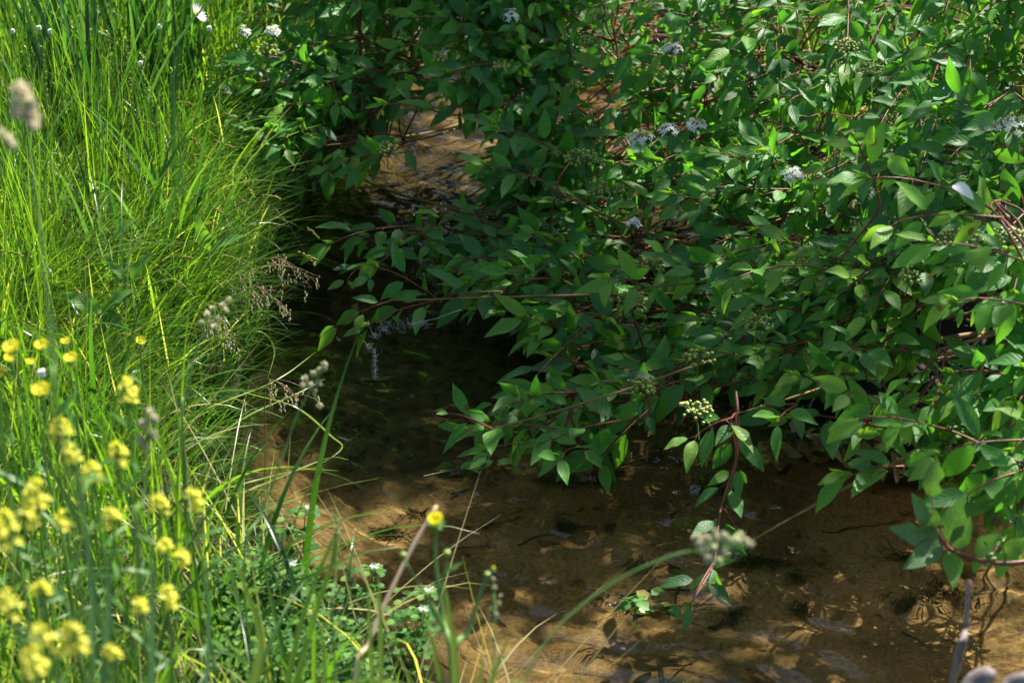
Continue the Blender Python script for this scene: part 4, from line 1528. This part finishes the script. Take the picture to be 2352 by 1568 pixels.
flat_leaf(1000, 1148, -.12, -.1, .075, 'sunken olive green leaf on the bed above the bottom centre buttercup', 'leaf', .9, 'sunken_leaf')
for px, py, ang, ti in [(1230, 1215, 1, .6), (1140, 1190, 2, .5), (1290, 1195, .5, .3), (1640, 1195, 2.5, .7), (1770, 1240, .2, .5), (1870, 1370, 1.2, .6), (2060, 1260, .7, .4), (1300, 1300, 2, .2),
                        (1750, 1200, 1.7, .6), (1490, 1250, .3, .3), (2230, 1400, 2.2, .5), (1390, 1310, 1.1, .1), (1240, 1330, 0, .5), (1560, 1420, 2, .1), (2060, 1480, 1, .2), (1680, 1500, .4, .3)]:
    flat_leaf(px, py, -.12, ang, rng.uniform(.03, .05), 'small brown dead leaf sunk on the sandy bed', 'dead_leaf', ti, 'sunken_leaf', 'dead leaves on the stream bed')


def litter(px, py, rx, ry, n, label, z=.0, green=0):
    c = PZ(px, py, z)
    mb, st = MB(), MB()
    k = rng.normal(0, 1, (n, 2))
    q = np.array([PZ(px + a * rx, py + b * ry, z + .012 * rng.random()) for a, b in k])
    q[:, 2] = np.maximum(q[:, 2], np.maximum(height(q[:, 0], q[:, 1]), 0) + .004)
    a = rng.uniform(0, 2 * PI, n)
    leaves(mb, q, np.stack([np.cos(a), np.sin(a), rng.normal(0, .15, n)], 1), norm(rng.normal(0, .35, (n, 3)) + [0, 0, 1]), rng.uniform(.02, .045, n), .5, .2, rng.uniform(-.6, .8, n), 'dogwood', 5, 2, .3, rng.random(n))
    t = thing('leaf_litter', label, 'debris', c)
    mb.build('dead_leaves', M['dead_leaf'], t, c)
    for _ in range(max(3, n // 5)):
        e = q[rng.integers(n)]
        v = np.array([rng.normal(0, .05), rng.normal(0, .03), rng.normal(0, .006)])
        tube(st, np.array([e - v, e + rnd(3, .004), e + v]), .0011, .0007, 4)
    st.build('twigs', M['wet_twig'], t, c)
    if green:
        g_ = MB()
        j = rng.integers(n, size=green)
        leaves(g_, q[j] + [0, 0, .008], np.stack([np.cos(a[:green]), np.sin(a[:green]), 0 * a[:green]], 1), [0, -.2, 1], .035, .5, .2, .5, 'dogwood', 6, 2, .2, .7)
        g_.build('green_leaves', M['leaf'], t, c)


litter(1860, 1030, 70, 18, 90, 'heap of orange and brown dead leaves at the foot of the right shrub', .02)
litter(2050, 1065, 50, 10, 40, 'wet dead leaves in the dark hollow under the right shrub', .02)
litter(1400, 1055, 28, 7, 22, 'small raft of dead leaves under the low shrub twigs', .0, 4)
litter(1110, 1072, 16, 5, 10, 'tiny leaf clump touching the water under the leftmost low spray', .0, 5)
litter(1500, 1395, 35, 10, 26, 'floating debris caught at the tip of the hanging sprig', .0, 7)
litter(1950, 1010, 60, 14, 50, 'leaf litter in shade behind the orange heap', .05)


def bed_twig(pxs, r, label, z=None, mat='wet_twig', name='sunken_twig', group='dark twigs on the stream bed'):
    pts = [PZ(x, y, -.12 if z is None else z) for x, y in pxs]
    for p in pts:
        if z is None:
            p[2] = float(height(p[0], p[1])) + .006
    pts = spline(pts, 5)
    pts = pts + rng.normal(0, r * .5, pts.shape)
    mb = MB()
    tube(mb, pts, r, r * .5, 6, knots=.25)
    tag(mb.build(name, M[mat], None, pts[0]), label, 'twig', group)


for q, r in [([(1190, 1385 - 60), (1250, 1310), (1300, 1295)], .002), ([(1285, 1295), (1330, 1298), (1380, 1300)], .003), ([(1420, 1452), (1500, 1450), (1600, 1446)], .003), ([(1620, 1535), (1680, 1520), (1700, 1490)], .004),
             ([(1660, 1370), (1700, 1378), (1760, 1360)], .003), ([(1560, 1440), (1545, 1465), (1550, 1480)], .002), ([(1100, 1290), (1150, 1285), (1200, 1270)], .003), ([(1040, 1215), (1090, 1200), (1120, 1205)], .002),
             ([(1880, 1295), (1960, 1290), (2050, 1280)], .003), ([(2060, 1520), (2090, 1535), (2120, 1560)], .002), ([(1510, 1275), (1560, 1260), (1580, 1240)], .002), ([(1780, 1180), (1850, 1165), (1900, 1170)], .003),
             ([(1050, 1330), (1110, 1322), (1140, 1325)], .002)]:
    bed_twig(q, r, 'thin dark twig lying on the sandy stream bed')
mb = MB()
for cx, cy, n, sp in [(1640, 1362 - 170, 70, 22), (1730, 1375, 160, 26), (1680, 1510, 60, 18), (1290, 1180, 120, 34), (1310, 1195, 60, 20), (1820, 1415, 50, 14), (2070, 1350, 90, 30), (1300, 1300, 40, 12), (1460, 1395, 40, 14), (1380, 1180, 60, 20),
                      (1200, 860, 160, 34), (1240, 900, 120, 26), (900, 1300, 60, 20), (760, 1050, 90, 26), (1830, 1490, 40, 12), (2150, 1440, 120, 50), (1100, 1160, 60, 30), (950, 1250, 40, 20)]:
    for _ in range(n):
        p = PZ(cx + rng.normal(0, sp), cy + rng.normal(0, sp * .35), -.12)
        p[2] = float(height(p[0], p[1])) + .004 + .01 * rng.random()
        a = rng.uniform(0, 2 * PI)
        L_ = rng.uniform(.006, .022)
        tube(mb, np.array([p, p + [math.cos(a) * L_ / 2, math.sin(a) * L_ / 2, .004], p + [math.cos(a) * L_, math.sin(a) * L_, .001]]), .0011, .0006, 4)
tag(mb.build('algae', M['algae']), 'dark green algae shreds on the stream bed', 'algae', kind='stuff')

# twigs leaning over the water, seen against it
for q, r, lab, mt in [([(740, 372), (900, 440), (1040, 480), (1200, 540)], .0035, 'long olive branch slanting down across the stream gap', 'bark'), ([(860, 440), (930, 460), (985, 462), (1090, 450)], .0018, 'thin black dead twig hooked over the long olive branch', 'wet_twig')]:
    pts = spline([PD(x, y, np.interp(x, [740, 1200], [3.85, 3.6])) for x, y in q], 6)
    mb = MB()
    tube(mb, pts, r * .6, r, 7, knots=.1)
    for k in range(5):
        j = rng.integers(3, len(pts) - 2)
        tube(mb, np.array([pts[j], pts[j] + [rng.normal(0, .02), 0, rng.normal(0, .02)], pts[j] + [rng.normal(0, .04), 0, rng.normal(0, .04)]]), .001, .0006, 4)
    tag(mb.build('bare_branch', M[mt], None, pts[0]), lab, 'branch')
# upright twig of the hanging sprig
mb = MB()
pts = spline([PD(x, y, d) for x, y, d in ((1690, 900, 2.76), (1695, 960, 2.73), (1690, 1060, 2.70), (1655, 1170, 2.67), (1640, 1290, 2.62), (1590, 1380, 2.56))], 6)
tube(mb, pts, .003, .0015, 6)
mb.build('hanging_twig', M['twig'], shrub1, np.array(shrub1.location))

# weathered stick and log ends in the lower right
f = PZ(2180, 1600, -.03)
t = thing('dead_stick', 'upright grey weathered stick rising at the lower right', 'stick', f)
mb = MB()
tube(mb, spline([f, PD(2205, 1500, 1.92), PD(2218, 1440, 1.9), PD(2222, 1390, 1.88), PD(2226, 1334, 1.86)], 6), .0045, .0022, 8, knots=.22)
mb.build('main_stem', M['grey'], t, f)
mb = MB()
tube(mb, spline([PD(2218, 1450, 1.9), PD(2198, 1500, 1.9), PD(2185, 1570, 1.92)], 6), .003, .0026, 7, knots=.2)
mb.build('side_stem', M['grey'], t, f)
for q, r, lab in [([(2215, 1600), (2240, 1560), (2278, 1545)], .009, 'blunt end of a pale grey log at the bottom right edge'), ([(2300, 1590), (2330, 1562), (2400, 1552)], .007, 'second grey log cut off by the bottom right corner')]:
    pts = spline([PD(x, y, 1.8) for x, y in q], 5)
    mb = MB()
    tube(mb, pts, r, r * .85, 12, knots=.08)
    tag(mb.build('log', M['grey'], None, pts[0]), lab, 'log')
mb = MB()
p = PD(2190, 425, 2.55)
leaves(mb, p, norm(PD(2245, 442, 2.5) - p), norm([-.2, -.6, .9]), .044, .42, .45, .8, 'lance', 8, 4, .05, .9)
tag(mb.build('white_petal', M['white'], None, p), 'single bright white petal lying on the right shrub', 'petal')


# seed fluff and web threads
def fluff(cs, n, label, d):
    o = PD(*cs[0][:2], d)
    mb = MB()
    for x, y, s in cs:
        c = PD(x, y, d)
        for _ in range(n):
            a = c + rng.normal(0, 1, 3) * s / 2352 * 2 * TH * d * np.array([1, .6, .5])
            v = rnd(3, .0022)
            tube(mb, np.array([a - v, a + rnd(3, .002), a + v]), .00016, .0001, 3)
    tag(mb.build('seed_fluff', M['thread'], None, o), label, 'fluff')


fluff([(900, 745, 16), (925, 750, 16), (880, 755, 10), (950, 742, 12), (970, 745, 10), (860, 770, 8)], 34, 'white seed fluff caught under the leftmost low dogwood leaves', 3.2)
fluff([(852, 796, 7), (858, 806, 7), (861, 818, 3), (862, 828, 2), (861, 838, 2), (863, 848, 2), (862, 856, 2), (861, 865, 3)], 16, 'strand of white fluff hanging below the leaf tips over dark water', 3.18)
mb = MB()
p0 = PD(940, 745, 3.2)
for a, b_ in (((860, 775), (845, 735)), ((862, 800), (862, 870)), ((940, 745), (1060, 710)), ((820, 755), (850, 800)), ((1540, 530), (1700, 600))):
    dd = 3.2 if a[0] < 1500 else 2.9
    if a[0] < 1500:
        tube(mb, np.array([PD(*a, dd), (PD(*a, dd) + PD(*b_, dd)) / 2 - [0, 0, .004], PD(*b_, dd)]), .0003, .0003, 3)
tag(mb.build('web_thread', M['thread'], None, p0), 'fine white threads strung from the low leaf tips over the water', 'thread')
print('objects', len(bpy.data.objects))
